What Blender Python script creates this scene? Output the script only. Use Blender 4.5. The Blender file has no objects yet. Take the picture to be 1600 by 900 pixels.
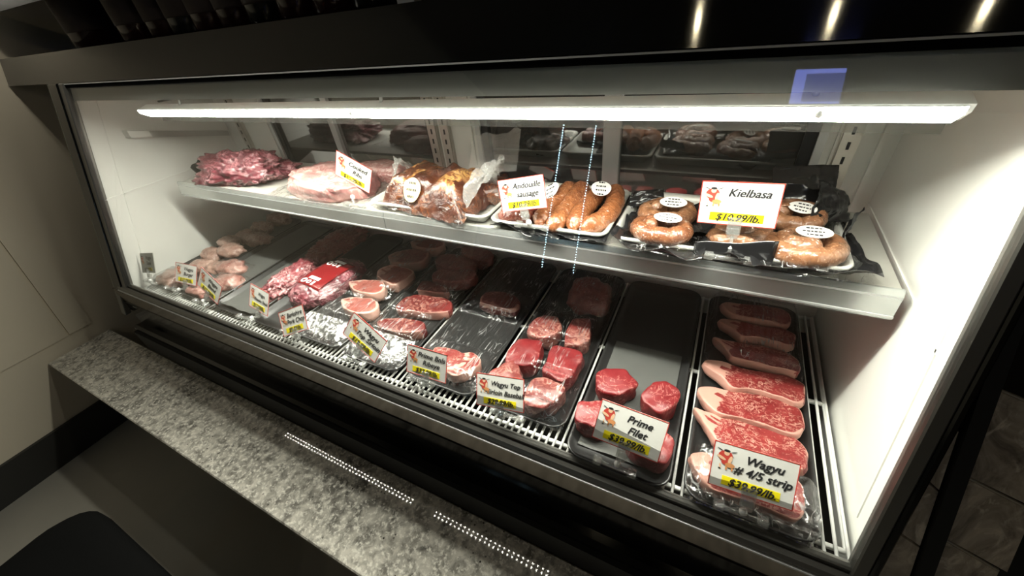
import bpy, bmesh, math, random
from mathutils import Vector, Matrix, Euler, noise

scene = bpy.context.scene
C = scene.collection
R_ = random.Random(7)
PI = math.pi

# ---------------------------------------------------------------- camera / world / exposure
cam_d = bpy.data.cameras.new('camera'); cam = bpy.data.objects.new('camera', cam_d); C.objects.link(cam)
right = Vector((0.89222718, 0.44006759, -0.10134676))
down = Vector((0.19325334, -0.57491797, -0.7950613))
fwd = Vector((-0.40814679, 0.68978971, -0.59800197))
m = Matrix((right, -down, -fwd)).transposed().to_4x4()
m.translation = Vector((0, 0, 1.33))
cam.matrix_world = m
cam_d.sensor_width = 36; cam_d.lens = 36 * 602.65 / 1600; cam_d.clip_start = .02
scene.camera = cam
scene.view_settings.view_transform = 'Standard'; scene.view_settings.look = 'None'
scene.view_settings.exposure = 0.22; scene.view_settings.gamma = 1.0
scene.view_settings.use_curve_mapping = False
world = bpy.data.worlds.new('world'); scene.world = world; world.use_nodes = True
world.node_tree.nodes['Background'].inputs[0].default_value = (.9, .8, .65, 1)
world.node_tree.nodes['Background'].inputs[1].default_value = .003
CASE_LED = 185.0        # emission of the lamp inside the case
SPOT_W = 1.2           # ceiling spot power
SPOT_EM = 260.0
BEAD_EM = 45.0

# ---------------------------------------------------------------- node material helpers
class NM:
    def __init__(s, name):
        s.m = bpy.data.materials.new(name); s.m.use_nodes = True
        s.t = s.m.node_tree; s.t.nodes.clear()
        s.out = s.n('ShaderNodeOutputMaterial')
    def n(s, typ, **kw):
        nd = s.t.nodes.new(typ)
        for k, v in kw.items():
            if hasattr(nd, k): setattr(nd, k, v)
            else: nd.inputs[k].default_value = v
        return nd
    def l(s, a, b): s.t.links.new(a, b)
    def coords(s, scale=(1, 1, 1), rnd=True, obj=True):
        tc = s.n('ShaderNodeTexCoord'); mp = s.n('ShaderNodeMapping')
        mp.inputs['Scale'].default_value = scale
        s.l(tc.outputs['Object'], mp.inputs[0])
        if rnd:
            oi = s.n('ShaderNodeObjectInfo'); mu = s.n('ShaderNodeMath', operation='MULTIPLY'); mu.inputs[1].default_value = 37.0
            s.l(oi.outputs['Random'], mu.inputs[0]); s.l(mu.outputs[0], mp.inputs['Location'])
        return mp.outputs[0]
    def noise(s, vec, scale, detail=3, rough=.5, dist=0):
        nd = s.n('ShaderNodeTexNoise'); nd.inputs['Scale'].default_value = scale; nd.inputs['Detail'].default_value = detail
        nd.inputs['Roughness'].default_value = rough; nd.inputs['Distortion'].default_value = dist
        s.l(vec, nd.inputs['Vector']); return nd.outputs['Fac']
    def ramp(s, fac, stops):
        r = s.n('ShaderNodeValToRGB'); e = r.color_ramp.elements
        while len(e) < len(stops): e.new(.5)
        for el, (p, c) in zip(e, stops):
            el.position = p; el.color = (c, c, c, 1) if isinstance(c, (int, float)) else (*c, 1)
        s.l(fac, r.inputs[0]); return r.outputs[0]
    def mix(s, fac, a, b):
        x = s.n('ShaderNodeMix', data_type='RGBA')
        if isinstance(fac, (int, float)): x.inputs[0].default_value = fac
        else: s.l(fac, x.inputs[0])
        for i, v in ((6, a), (7, b)):
            if isinstance(v, tuple): x.inputs[i].default_value = (*v, 1)
            else: s.l(v, x.inputs[i])
        return x.outputs[2]
    def math(s, op, a, b=None, clamp=False):
        x = s.n('ShaderNodeMath', operation=op); x.use_clamp = clamp
        for i, v in ((0, a), (1, b)):
            if v is None: continue
            if isinstance(v, (int, float)): x.inputs[i].default_value = v
            else: s.l(v, x.inputs[i])
        return x.outputs[0]
    def bump(s, h, strength, dist=.002):
        b = s.n('ShaderNodeBump'); b.inputs['Strength'].default_value = strength; b.inputs['Distance'].default_value = dist
        s.l(h, b.inputs['Height']); return b.outputs[0]
    def bsdf(s, color, rough=.5, metal=0, spec=.5, **kw):
        b = s.n('ShaderNodeBsdfPrincipled')
        for k, v in (('Base Color', color), ('Roughness', rough), ('Metallic', metal), ('Specular IOR Level', spec)):
            if isinstance(v, tuple): b.inputs[k].default_value = (*v, 1)
            elif isinstance(v, (int, float)): b.inputs[k].default_value = v
            else: s.l(v, b.inputs[k])
        for k, v in kw.items():
            k = k.replace('_', ' ')
            if isinstance(v, tuple): b.inputs[k].default_value = (*v, 1)
            elif isinstance(v, (int, float)): b.inputs[k].default_value = v
            else: s.l(v, b.inputs[k])
        s.l(b.outputs[0], s.out.inputs[0]); return b

def plain(name, color, rough=.5, metal=0, spec=.5, var=.06, vs=25, bump=0, bs=120):
    k = NM(name); v = k.coords(rnd=False)
    f = k.noise(v, vs, 4)
    hi = tuple(min(1, c * (1 + var)) for c in color); lo = tuple(c * (1 - var) for c in color)
    col = k.mix(f, lo, hi)
    kw = {}
    if bump: kw['Normal'] = k.bump(k.noise(v, bs, 3), bump, .001)
    k.bsdf(col, rough, metal, spec, **kw); return k.m

def emit(name, color, strength):
    k = NM(name); e = k.n('ShaderNodeEmission'); e.inputs[0].default_value = (*color, 1); e.inputs[1].default_value = strength
    k.l(e.outputs[0], k.out.inputs[0]); return k.m

def clear(name, tint=(1, 1, 1), gloss=.1, rough=.03, wr=0, wscale=(1, 1, 1), ws=60, haze=0.0, rnd=True, crease=0):
    """thin clear sheet: straight-through light plus a mirror coat that follows the wrinkles"""
    k = NM(name)
    tr = k.n('ShaderNodeBsdfTransparent'); tr.inputs[0].default_value = (*tint, 1)
    gl = k.n('ShaderNodeBsdfGlossy'); gl.inputs['Roughness'].default_value = rough
    fr = k.n('ShaderNodeLayerWeight'); fr.inputs[0].default_value = .5
    if wr:
        v = k.coords(wscale, rnd)
        h = k.noise(v, ws, 3, .55, .6)
        nb = k.bump(h, wr, .007); k.l(nb, gl.inputs['Normal']); k.l(nb, fr.inputs['Normal'])
    fac = k.math('ADD', k.math('MULTIPLY', k.math('POWER', fr.outputs['Facing'], 5.0), .85), gloss, True)
    mx = k.n('ShaderNodeMixShader'); k.l(fac, mx.inputs[0]); k.l(tr.outputs[0], mx.inputs[1]); k.l(gl.outputs[0], mx.inputs[2])
    last = mx.outputs[0]
    if crease:      # sharp folds in the plastic scatter light widely
        h2 = k.noise(k.coords(wscale, rnd), ws * .8, 2, .5, 1.2)
        rd = k.ramp(k.math('ABSOLUTE', k.math('SUBTRACT', h2, .5)), [(.008, 1.0), (.026, 0.0)])
        pt = k.ramp(k.noise(k.coords((1, 1, 1), rnd), 22, 2), [(.46, 0.0), (.60, 1.0)])
        g2 = k.n('ShaderNodeBsdfGlossy'); g2.inputs['Roughness'].default_value = .42
        m3 = k.n('ShaderNodeMixShader'); k.l(k.math('MULTIPLY', k.math('MULTIPLY', rd, pt), crease), m3.inputs[0])
        k.l(last, m3.inputs[1]); k.l(g2.outputs[0], m3.inputs[2]); last = m3.outputs[0]
    if haze:
        df = k.n('ShaderNodeBsdfDiffuse'); df.inputs[0].default_value = (.85, .85, .83, 1)
        m2 = k.n('ShaderNodeMixShader'); m2.inputs[0].default_value = haze
        k.l(last, m2.inputs[1]); k.l(df.outputs[0], m2.inputs[2]); last = m2.outputs[0]
    k.l(last, k.out.inputs[0]); return k.m

def meat(name, lean1, lean2, fatc, marble=.03, mscale=55, rough=.33, coat=0, wrinkle=0, wscale=(1, 1, 1), ws=45, fine=.0):
    k = NM(name); v = k.coords()
    base = k.mix(k.ramp(k.noise(v, 22, 4, .6), [(.35, 0.0), (.65, 1.0)]), lean1, lean2)
    # marbling veins = narrow band of a distorted noise around its middle
    n1 = k.noise(v, mscale, 3, .55, 1.6)
    d = k.math('ABSOLUTE', k.math('SUBTRACT', n1, .5))
    patch = k.ramp(k.noise(v, mscale * .45, 2), [(.40, 0.0), (.54, 1.0)])
    vein = k.math('MULTIPLY', k.ramp(d, [(marble * .35, 1.0), (marble, 0.0)]), patch)
    if fine:
        sp = k.ramp(k.noise(v, mscale * 3.2, 2, .5), [(.62 - fine, 0.0), (.70 - fine, 1.0)])
        vein = k.math('MAXIMUM', vein, k.math('MULTIPLY', sp, .55))
    col = k.mix(k.math('MULTIPLY', vein, .85), base, fatc)
    at = k.n('ShaderNodeAttribute', attribute_name='fat')
    ff = k.math('ADD', at.outputs['Fac'], k.math('MULTIPLY', k.math('SUBTRACT', k.noise(v, 70, 3), .5), .7))
    ff = k.ramp(ff, [(.44, 0.0), (.56, 1.0)])
    fcol = k.mix(k.noise(v, 40, 3), fatc, tuple(min(1, c * 1.12) for c in fatc))
    col = k.mix(ff, col, fcol)
    bn = k.bump(k.math('ADD', k.noise(v, 180, 3), k.math('MULTIPLY', n1, .6)), .35, .0012)
    kw = dict(Normal=bn)
    if coat:
        w = k.coords(wscale)
        h = k.noise(w, ws, 4, .6, 1.2)
        rid = k.math('ABSOLUTE', k.math('SUBTRACT', h, .5))
        kw.update(Coat_Weight=coat, Coat_Roughness=.17, Coat_IOR=1.7, Coat_Normal=k.bump(rid, wrinkle, .012))
    k.bsdf(col, rough, 0, .45, **kw); return k.m

def granite():
    k = NM('granite'); v = k.coords(rnd=False)
    big = k.noise(v, 7, 5, .65, .8)
    mid = k.noise(v, 38, 4, .6, .5); fine = k.noise(v, 120, 3, .6)
    a = k.mix(k.ramp(big, [(.35, 0.0), (.65, 1.0)]), (.14, .132, .118), (.66, .62, .54))
    b = k.mix(k.ramp(mid, [(.38, 0.0), (.62, 1.0)]), (.11, .104, .094), (.86, .81, .72))
    col = k.mix(.55, a, b)
    col = k.mix(k.ramp(fine, [(.5, 0.0), (.68, 1.0)]), col, (.92, .88, .79))
    vo = k.n('ShaderNodeTexVoronoi'); vo.inputs['Scale'].default_value = 75; k.l(v, vo.inputs['Vector'])
    sp = k.math('MULTIPLY', k.ramp(vo.outputs['Distance'], [(.12, 1.0), (.2, 0.0)]), k.ramp(k.noise(v, 14, 2), [(.55, 0.0), (.62, 1.0)]))
    col = k.mix(sp, col, (.035, .033, .03))
    k.bsdf(col, .025, 0, .5); return k.m

def sausage_mat(name, c1, c2):
    k = NM(name); v = k.coords()
    base = k.mix(k.ramp(k.noise(v, 60, 4, .65), [(.35, 0.0), (.65, 1.0)]), c1, c2)
    vo = k.n('ShaderNodeTexVoronoi'); vo.inputs['Scale'].default_value = 220; k.l(v, vo.inputs['Vector'])
    col = k.mix(k.math('MULTIPLY', k.ramp(vo.outputs['Distance'], [(.1, 1.0), (.3, 0.0)]), .4), base, (.80, .52, .33))
    w = k.noise(v, 42, 2, .5, 1.4); rid = k.math('ABSOLUTE', k.math('SUBTRACT', w, .5))
    k.bsdf(col, .38, 0, .4, Normal=k.bump(k.noise(v, 150, 3), .3, .001), Coat_Weight=1.0, Coat_Roughness=.17, Coat_IOR=1.75, Coat_Normal=k.bump(rid, 1.0, .011))
    return k.m

M = {}
M['white'] = plain('white_enamel', (.86, .86, .815), .22, 0, .5, .02, 8)
M['whitewire'] = plain('white_wire', (.84, .84, .81), .3, 0, .5, .02)
M['lampwhite'] = plain('lamp_white', (.86, .86, .83), .35)
M['steel'] = plain('steel', (.62, .62, .60), .28, .9, .5, .08, 30)
M['standard'] = plain('standard_metal', (.60, .57, .52), .38, .75, .5, .1, 30)
M['lip'] = plain('price_channel', (.55, .57, .56), .2, .75, .5, .18, 18, .15, 40)
M['shelfplate'] = plain('shelf_plate', (.50, .49, .45), .35, .25, .5, .14, 30)
M['frame'] = plain('frame_metal', (.19, .185, .17), .42, .6, .5, .08, 20)
M['band'] = plain('band_grey', (.36, .36, .335), .45, .1, .5, .03)
M['frontband'] = plain('front_band', (.22, .19, .16), .14, .85, .5, .1, 15)
M['black'] = plain('black_gloss', (.006, .006, .006), .12, 0, .5, .0)
def fascia_mat():
    k = NM('fascia_black'); tg = k.n('ShaderNodeCombineXYZ'); tg.inputs[0].default_value = 1.0
    k.bsdf((.006, .0055, .005), .07, 0, .8, Anisotropic=.985, Anisotropic_Rotation=.25, Tangent=tg.outputs[0]); return k.m
M['fascia'] = fascia_mat()
M['deep'] = plain('deep_black', (.003, .003, .003), .9, 0, .02, 0)
M['darkglass'] = plain('dark_glass', (.006, .006, .006), .05, 0, .6, .0)
def stone_reflection_mat():  # stone mirrored in the dark panel, put into the colour
    k = NM('painted_stone_reflection'); v = k.coords((1, 1, .45))
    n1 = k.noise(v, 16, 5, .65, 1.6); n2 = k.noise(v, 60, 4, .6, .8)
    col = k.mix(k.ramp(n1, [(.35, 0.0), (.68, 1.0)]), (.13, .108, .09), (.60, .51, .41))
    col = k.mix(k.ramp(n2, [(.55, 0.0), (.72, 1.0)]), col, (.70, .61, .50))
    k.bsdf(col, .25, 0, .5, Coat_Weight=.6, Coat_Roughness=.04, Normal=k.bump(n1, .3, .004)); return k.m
M['stone'] = stone_reflection_mat()  # painted stone reflection for the dark panel
M['mirrored_joint'] = plain('painted_joint_reflection', (.34, .30, .24), .6)  # pale lines of the mirrored stone, painted too
M['blackmatte'] = plain('black_matte', (.012, .012, .012), .6, 0, .3, .1)
M['tray'] = plain('tray_black', (.022, .022, .022), .33, 0, .5, .15, 20, .1)
M['liner'] = plain('liner_grey', (.085, .087, .082), .55, 0, .3, .25, 14, .25, 30)
M['pan'] = plain('pan_metal', (.74, .74, .70), .33, .45, .5, .06, 20)
M['gasket'] = plain('gasket', (.02, .02, .021), .5)
M['alu'] = plain('alu', (.62, .63, .63), .35, .4, .5, .05)
M['granite'] = granite()
M['wall'] = plain('wall_paint', (.66, .585, .465), .6, 0, .3, .07, 3, .1, 20)
M['floor'] = plain('floor_tile', (.30, .28, .245), .5, 0, .4, .1, 5, .1, 40)
M['basebd'] = plain('baseboard', (.025, .024, .022), .5)
M['ceil'] = plain('ceiling_dark', (.05, .045, .04), .8)
M['wallfront'] = plain('wall_front', (.11, .085, .06), .7)
M['card'] = plain('card', (.74, .73, .69), .45, 0, .4, .01)
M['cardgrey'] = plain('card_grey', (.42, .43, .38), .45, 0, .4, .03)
M['red'] = plain('red_print', (.52, .055, .04), .5, 0, .3, .05)
M['yellow'] = plain('yellow_print', (.93, .78, .01), .5, 0, .3, .02)
M['ink'] = plain('ink', (.02, .02, .022), .5, 0, .3, .0)
M['skin'] = plain('print_tan', (.78, .50, .32), .5, 0, .3, .02)
M['brownp'] = plain('print_brown', (.60, .26, .10), .5, 0, .3, .02)
M['clip'] = clear('clear_plastic', (.93, .94, .93), .16, .08, .3, (1, 1, 1), 90, .10)
M['knob'] = plain('clip_white', (.82, .82, .80), .3)
M['film'] = clear('cling_film', (.97, .97, .965), .055, .15, .9, (1.0, .14, 1.0), 80, 0, crease=.5)
M['filmX'] = clear('cling_film_front', (.955, .955, .95), .09, .17, 1.0, (1.0, .5, 1.0), 50, 0, crease=.4)
M['filmG'] = clear('cling_film_gathered', (.95, .95, .945), .15, .18, .6, (1.0, .6, 1.0), 50, 0, crease=.5)
M['bagfilm'] = clear('bag_film', (.97, .965, .96), .05, .16, 1.0, (1, 1, 1), 60, 0, crease=.30)
M['bagwhite'] = clear('bag_film_hazy', (.96, .955, .93), .08, .15, .8, (1, 1, 1), 50, .22)
M['bagblack'] = plain('bag_black', (.012, .012, .013), .16, 0, .6, .2, 30, .5, 60)
M['glass'] = clear('case_glass', (.955, .965, .96), .05, .0, 0)
M['shield'] = clear('lamp_shield', (.80, .80, .77), .10, .15, 0, haze=.05)
def door_glass():
    k = NM('door_glass'); v = k.coords(rnd=False)
    col = k.mix(k.noise(v, 6, 3), (.055, .055, .051), (.095, .094, .088))
    k.bsdf(col, .035, 0, .5, IOR=2.6); return k.m
M['doorglass'] = door_glass()
PINK = (.80, .52, .45)
M['strip'] = meat('strip_beef', (.17, .015, .016), (.245, .031, .030), (.52, .275, .22), .034, 64, .38, fine=.02)
M['filet'] = meat('filet_beef', (.145, .008, .011), (.205, .018, .020), (.42, .16, .14), .022, 40, .42)
M['sirloin'] = meat('sirloin_beef', (.105, .010, .010), (.165, .022, .020), (.42, .20, .16), .055, 45, .36, .25, .5, (1, .4, 1), 80)
M['base'] = meat('baseball_beef', (.135, .019, .018), (.20, .039, .034), (.40, .20, .16), .060, 48, .38, .25, .5, (1, .4, 1), 80, fine=.04)
M['pork'] = meat('pork_loin', (.28, .075, .060), (.35, .112, .090), (.54, .33, .27), .015, 40, .32, .25, .5, (1, .4, 1), 80)
M['ribeye'] = meat('ribeye_beef', (.18, .022, .020), (.26, .044, .038), (.56, .31, .25), .04, 50, .3, .3, .5, (1, .4, 1), 80)
M['ground'] = meat('ground_beef', (.23, .115, .090), (.34, .195, .155), (.50, .36, .295), .07, 90, .42, .45, .7, fine=.05)
M['groundred'] = meat('ground_red', (.26, .085, .068), (.39, .18, .145), (.58, .40, .34), .07, 90, .4, .8, .9, fine=.05)
M['vacdark'] = meat('vac_dark', (.050, .006, .014), (.21, .036, .052), (.46, .20, .22), .07, 45, .35, 1.0, 1.0, (1, .6, 1), 34)
M['vacpurple'] = meat('vac_purple', (.12, .013, .022), (.28, .055, .068), (.55, .28, .28), .08, 50, .35, 1.0, 1.0, (1, .6, 1), 38)
M['vacpink'] = meat('vac_pink', (.38, .14, .135), (.48, .25, .23), (.62, .43, .39), .06, 30, .38, 1.0, 1.0, (1, 1, 1), 34)
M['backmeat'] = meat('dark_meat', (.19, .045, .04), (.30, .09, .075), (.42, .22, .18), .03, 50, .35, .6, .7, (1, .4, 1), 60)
M['cooked'] = meat('cooked_ribs', (.018, .004, .002), (.070, .014, .004), (.22, .07, .018), .04, 40, .3, 1.0, 1.0, (1, 1, 1), 34)
M['cookedgold'] = meat('cooked_gold', (.09, .022, .005), (.23, .078, .016), (.50, .28, .09), .08, 45, .3, 1.0, 1.0, (1, 1, 1), 36)
M['kiel'] = sausage_mat('kielbasa_skin', (.17, .064, .026), (.31, .145, .070))
M['kiel2'] = sausage_mat('kielbasa_skin_dark', (.13, .040, .016), (.25, .095, .040))
M['ando'] = sausage_mat('andouille_skin', (.18, .052, .016), (.33, .120, .042))
M['ando2'] = sausage_mat('andouille_skin_dark', (.13, .024, .015), (.24, .055, .028))
M['label'] = plain('label_paper', (.84, .83, .80), .4, 0, .4, .02)
M['labelcream'] = plain('label_cream', (.78, .63, .35), .4, 0, .4, .03)
M['redlabel'] = plain('red_label', (.19, .012, .014), .18, 0, .5, .05)
M['beadblue'] = emit('led_cool', (.55, .85, 1.0), 26)
M['beadwarm'] = emit('led_warm', (1, .96, .82), BEAD_EM)
M['screen'] = emit('screen_blue', (.25, .32, 1.0), 4.5)
M['screendk'] = emit('screen_dark', (.12, .16, .6), 2.6)
M['spot'] = emit('spot_glow', (1, .86, .55), SPOT_EM)
M['led'] = emit('led_diffuser', (1, .985, .86), CASE_LED)
M['jar'] = plain('jar_dark', (.020, .006, .005), .15, 0, .5, .4, 20)
M['jar2'] = plain('jar_dark_green', (.007, .008, .007), .15, 0, .5, .4, 20)
M['jarlabel'] = plain('jar_label', (.035, .022, .018), .6, 0, .3, .4, 60)
M['tan'] = plain('tan_card', (.62, .52, .36), .6)
M['leather'] = plain('stool_black', (.004, .004, .004), .9, 0, .05)

# ---------------------------------------------------------------- mesh helpers
def obj(name, bm, mat, parent=None, loc=None, rot=None, smooth=False, bevel=0):
    if bevel:
        bmesh.ops.bevel(bm, geom=[e for e in bm.edges], offset=bevel, segments=1, affect='EDGES', profile=.5)
    bmesh.ops.recalc_face_normals(bm, faces=bm.faces)
    me = bpy.data.meshes.new(name); bm.to_mesh(me); bm.free()
    if smooth: me.polygons.foreach_set('use_smooth', [True] * len(me.polygons))
    for mm in (mat if isinstance(mat, (list, tuple)) else [mat]): me.materials.append(M[mm] if isinstance(mm, str) else mm)
    o = bpy.data.objects.new(name, me); C.objects.link(o)
    if parent: o.parent = parent
    if loc is not None: o.location = loc
    if rot is not None: o.rotation_euler = rot
    return o
def tag(o, label, cat, group=None):
    o['label'] = label; o['category'] = cat
    if group: o['group'] = group
    return o
def struct(o): o['kind'] = 'structure'; return o
def thing(name, label, cat, loc=(0, 0, 0), rot=(0, 0, 0), group=None):
    o = bpy.data.objects.new(name, None); C.objects.link(o); o.empty_display_size = .02
    o.location = loc; o.rotation_euler = rot
    return tag(o, label, cat, group)
def box(x0, x1, y0, y1, z0, z1, bm=None):
    bm = bm or bmesh.new()
    v = [bm.verts.new(p) for p in ((x0, y0, z0), (x1, y0, z0), (x1, y1, z0), (x0, y1, z0), (x0, y0, z1), (x1, y0, z1), (x1, y1, z1), (x0, y1, z1))]
    for f in ((3, 2, 1, 0), (4, 5, 6, 7), (0, 1, 5, 4), (1, 2, 6, 5), (2, 3, 7, 6), (3, 0, 4, 7)): bm.faces.new([v[i] for i in f])
    return bm
def prism(poly, x0, x1, bm=None):
    """(y,z) polygon swept along x"""
    bm = bm or bmesh.new()
    a = [bm.verts.new((x0, y, z)) for y, z in poly]; b = [bm.verts.new((x1, y, z)) for y, z in poly]
    n = len(poly)
    for i in range(n): bm.faces.new((a[i], a[(i + 1) % n], b[(i + 1) % n], b[i]))
    bm.faces.new(a[::-1]); bm.faces.new(b); return bm
def plate(poly, y0, y1, bm=None):
    """(x,z) polygon with thickness along y"""
    bm = bm or bmesh.new()
    a = [bm.verts.new((x, y0, z)) for x, z in poly]; b = [bm.verts.new((x, y1, z)) for x, z in poly]
    n = len(poly)
    for i in range(n): bm.faces.new((a[i], a[(i + 1) % n], b[(i + 1) % n], b[i]))
    bm.faces.new(a[::-1]); bm.faces.new(b); return bm
def tube(path, r, seg=8, bm=None, cap=True):
    bm = bm or bmesh.new(); path = [Vector(p) for p in path]; n = len(path)
    rr = r if callable(r) else (lambda i: r)
    rings = []; up = Vector((0, 0, 1))
    for i, p in enumerate(path):
        t = (path[min(i + 1, n - 1)] - path[max(i - 1, 0)]).normalized()
        u = t.cross(up)
        if u.length < .05: u = t.cross(Vector((0, 1, 0)))
        u.normalize(); w = u.cross(t)
        rings.append([bm.verts.new(p + (u * math.cos(2 * PI * k / seg) + w * math.sin(2 * PI * k / seg)) * rr(i)) for k in range(seg)])
    for a, b in zip(rings, rings[1:]):
        for k in range(seg): bm.faces.new((a[k], a[(k + 1) % seg], b[(k + 1) % seg], b[k]))
    if cap: bm.faces.new(rings[0][::-1]); bm.faces.new(rings[-1])
    return bm
def lathe(prof, seg=20, bm=None, cx=0, cy=0):
    bm = bm or bmesh.new(); rings = []
    for r, z in prof:
        rings.append([bm.verts.new((cx + r * math.cos(2 * PI * k / seg), cy + r * math.sin(2 * PI * k / seg), z)) for k in range(seg)])
    for a, b in zip(rings, rings[1:]):
        for k in range(seg): bm.faces.new((a[k], a[(k + 1) % seg], b[(k + 1) % seg], b[k]))
    bm.faces.new(rings[0][::-1]); bm.faces.new(rings[-1]); return bm
def catmull(pts, n):
    out = []; m_ = len(pts)
    for i in range(n):
        t = i * m_ / n; k = int(t); f = t - k
        p = [Vector(pts[(k + j) % m_]) for j in (-1, 0, 1, 2)]
        out.append(.5 * ((2 * p[1]) + (p[2] - p[0]) * f + (2 * p[0] - 5 * p[1] + 4 * p[2] - p[3]) * f * f + (3 * p[1] - p[0] - 3 * p[2] + p[3]) * f ** 3))
    return out
def nz(x, y, z, s=1.0): return noise.noise(Vector((x, y, z)) * s)
def slab(name, outline, th, mat, loc, rz=0, tilt=(0, 0), fat=None, seed=0, parent=None, N=44, dome=.0, lump=.0025, sc=1.0):
    """a cut of meat: outline swept to a thick slab with soft rims; vertex attribute 'fat' marks fat tissue"""
    pts = catmull([(x * sc, y * sc) for x, y in outline], N)
    cx = sum(p.x for p in pts) / N; cy = sum(p.y for p in pts) / N
    bm = bmesh.new(); fl = bm.verts.layers.float.new('fat')
    lv = [(.93, 0, 1.06), (1.0, .22, 1.03), (1.015, .55, 1.0), (1.0, .90, 1.0), (.983, .975, .97), (.945, 1.0, .9), (.80, 1.0, .78), (.62, 1.0, .62), (.42, 1.0, .42), (.2, 1.0, .2)]
    rings = []
    for s, zf, t in lv:
        ring = []
        for p in pts:
            x = cx + (p.x - cx) * s; y = cy + (p.y - cy) * s
            d = nz(x * 60 + seed, y * 60, zf * 3) * lump
            top = zf > .9
            q = Vector((x, y)) - Vector((cx, cy)); ql = q.length or 1
            x += q.x / ql * d * (0 if top and t < .9 else 1.2); y += q.y / ql * d * (0 if top and t < .9 else 1.2)
            z = zf * th + (nz(x * 35 + seed, y * 35, 5) * lump * 1.1 + dome * th * (1 - t * t) if top else 0)
            v = bm.verts.new((x, y, z)); v[fl] = fat(x / sc, y / sc, t, zf) if fat else 0.0
            ring.append(v)
        rings.append(ring)
    for a, b in zip(rings, rings[1:]):
        for k in range(N): bm.faces.new((a[k], a[(k + 1) % N], b[(k + 1) % N], b[k]))
    bm.faces.new(rings[0][::-1])
    c = bm.verts.new((cx, cy, th * (1 + dome))); c[fl] = fat(cx / sc, cy / sc, 0, 1) if fat else 0
    for k in range(N): bm.faces.new((rings[-1][k], rings[-1][(k + 1) % N], c))
    return obj(name, bm, mat, parent, loc, (tilt[0], tilt[1], rz), True)
def lumpy(name, rx, ry, rz_, mat, loc, rot=(0, 0, 0), seed=0, amp=.18, freq=2.2, parent=None, pw=2.4, seg=40, creases=0, fat=0.0):
    """irregular flattened bag-like lump, flat below"""
    bm = bmesh.new(); fl = bm.verts.layers.float.new('fat'); rows = seg // 2
    def P(i, k):
        th = PI * i / rows; ph = 2 * PI * k / seg
        d = Vector((math.sin(th) * math.cos(ph), math.sin(th) * math.sin(ph), math.cos(th)))
        e = 2.0 / pw
        s = lambda a: math.copysign(abs(a) ** e, a)
        q = Vector((s(d.x), s(d.y), s(d.z)))
        a = 1 + amp * nz(d.x * freq + seed, d.y * freq, d.z * freq)
        if creases:
            a += creases * (abs(nz(d.x * 5 + seed, d.y * 7, d.z * 5)) - .25) + creases * .5 * abs(nz(d.x * 11, d.y * 14 + seed, d.z * 9))
        p = Vector((q.x * rx * a, q.y * ry * a, q.z * rz_ * a))
        if p.z < -.45 * rz_: p.z = -.45 * rz_
        p.z += .45 * rz_
        return p
    top = bm.verts.new(P(0, 0)); rings = [[bm.verts.new(P(i, k)) for k in range(seg)] for i in range(1, rows)]; bot = bm.verts.new(P(rows, 0))
    for v in bm.verts: v[fl] = fat
    for k in range(seg):
        bm.faces.new((top, rings[0][k], rings[0][(k + 1) % seg])); bm.faces.new((rings[-1][(k + 1) % seg], rings[-1][k], bot))
    for a, b in zip(rings, rings[1:]):
        for k in range(seg): bm.faces.new((a[k], b[k], b[(k + 1) % seg], a[(k + 1) % seg]))
    return obj(name, bm, mat, parent, loc, rot, True)
def sheet(name, nx, ny, fn, mat, parent=None, loc=None, rot=None, thick=0.0):
    bm = bmesh.new()
    g = [[bm.verts.new(fn(i / nx, j / ny)) for i in range(nx + 1)] for j in range(ny + 1)]
    for j in range(ny):
        for i in range(nx): bm.faces.new((g[j][i], g[j][i + 1], g[j + 1][i + 1], g[j + 1][i]))
    o = obj(name, bm, mat, parent, loc, rot, True)
    if thick:
        md = o.modifiers.new('solid', 'SOLIDIFY'); md.thickness = thick
    return o
def rrect(hx, hy, r, n=5):
    out = []
    for (sx, sy, a0) in ((1, 1, 0), (-1, 1, 90), (-1, -1, 180), (1, -1, 270)):
        for k in range(n + 1):
            a = math.radians(a0 + 90 * k / n)
            out.append((sx * (hx - r) + r * math.cos(a), sy * (hy - r) + r * math.sin(a)))
    return out
def tray(name, x0, x1, y0, y1, z, label, cat, mat, prof, r=.02, group=None):
    hx = (x1 - x0) / 2; hy = (y1 - y0) / 2; bm = bmesh.new(); rings = []
    for off, zz in prof:
        rings.append([bm.verts.new((x, y, zz)) for x, y in rrect(hx - off, hy - off, max(.002, r - off))])
    n = len(rings[0])
    for a, b in zip(rings, rings[1:]):
        for k in range(n): bm.faces.new((a[k], a[(k + 1) % n], b[(k + 1) % n], b[k]))
    bm.faces.new(rings[0][::-1]); bm.faces.new(rings[-1])
    o = obj(name, bm, mat, None, ((x0 + x1) / 2, (y0 + y1) / 2, z), None, True)
    return tag(o, label, cat, group)

# ================================================================ THE SETTING
K = .342
def gy(z): return .335 + K * (z - .68)          # y of the leaning front glass at height z
XL, XR, YB = -1.705, .275, .897                  # inside faces of the case

struct(obj('floor', box(-2.145, 2.6, -2.6, 2.4, -.04, 0), 'floor'))
struct(obj('wall_left', box(-2.30, -2.145, -2.6, 2.4, 0, 2.6), 'wall'))
struct(obj('wall_front', box(-2.30, 2.6, -2.75, -2.6, 0, 2.6), 'wallfront'))
struct(obj('wall_back', box(-2.30, 2.6, 2.4, 2.5, 0, 2.6), 'wallfront'))
struct(obj('ceiling', box(-2.30, 2.6, -2.75, 2.5, 2.6, 2.65), 'ceil'))
struct(obj('baseboard_left', box(-2.145, -2.13, -2.6, .2, 0, .148), 'basebd'))
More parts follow.
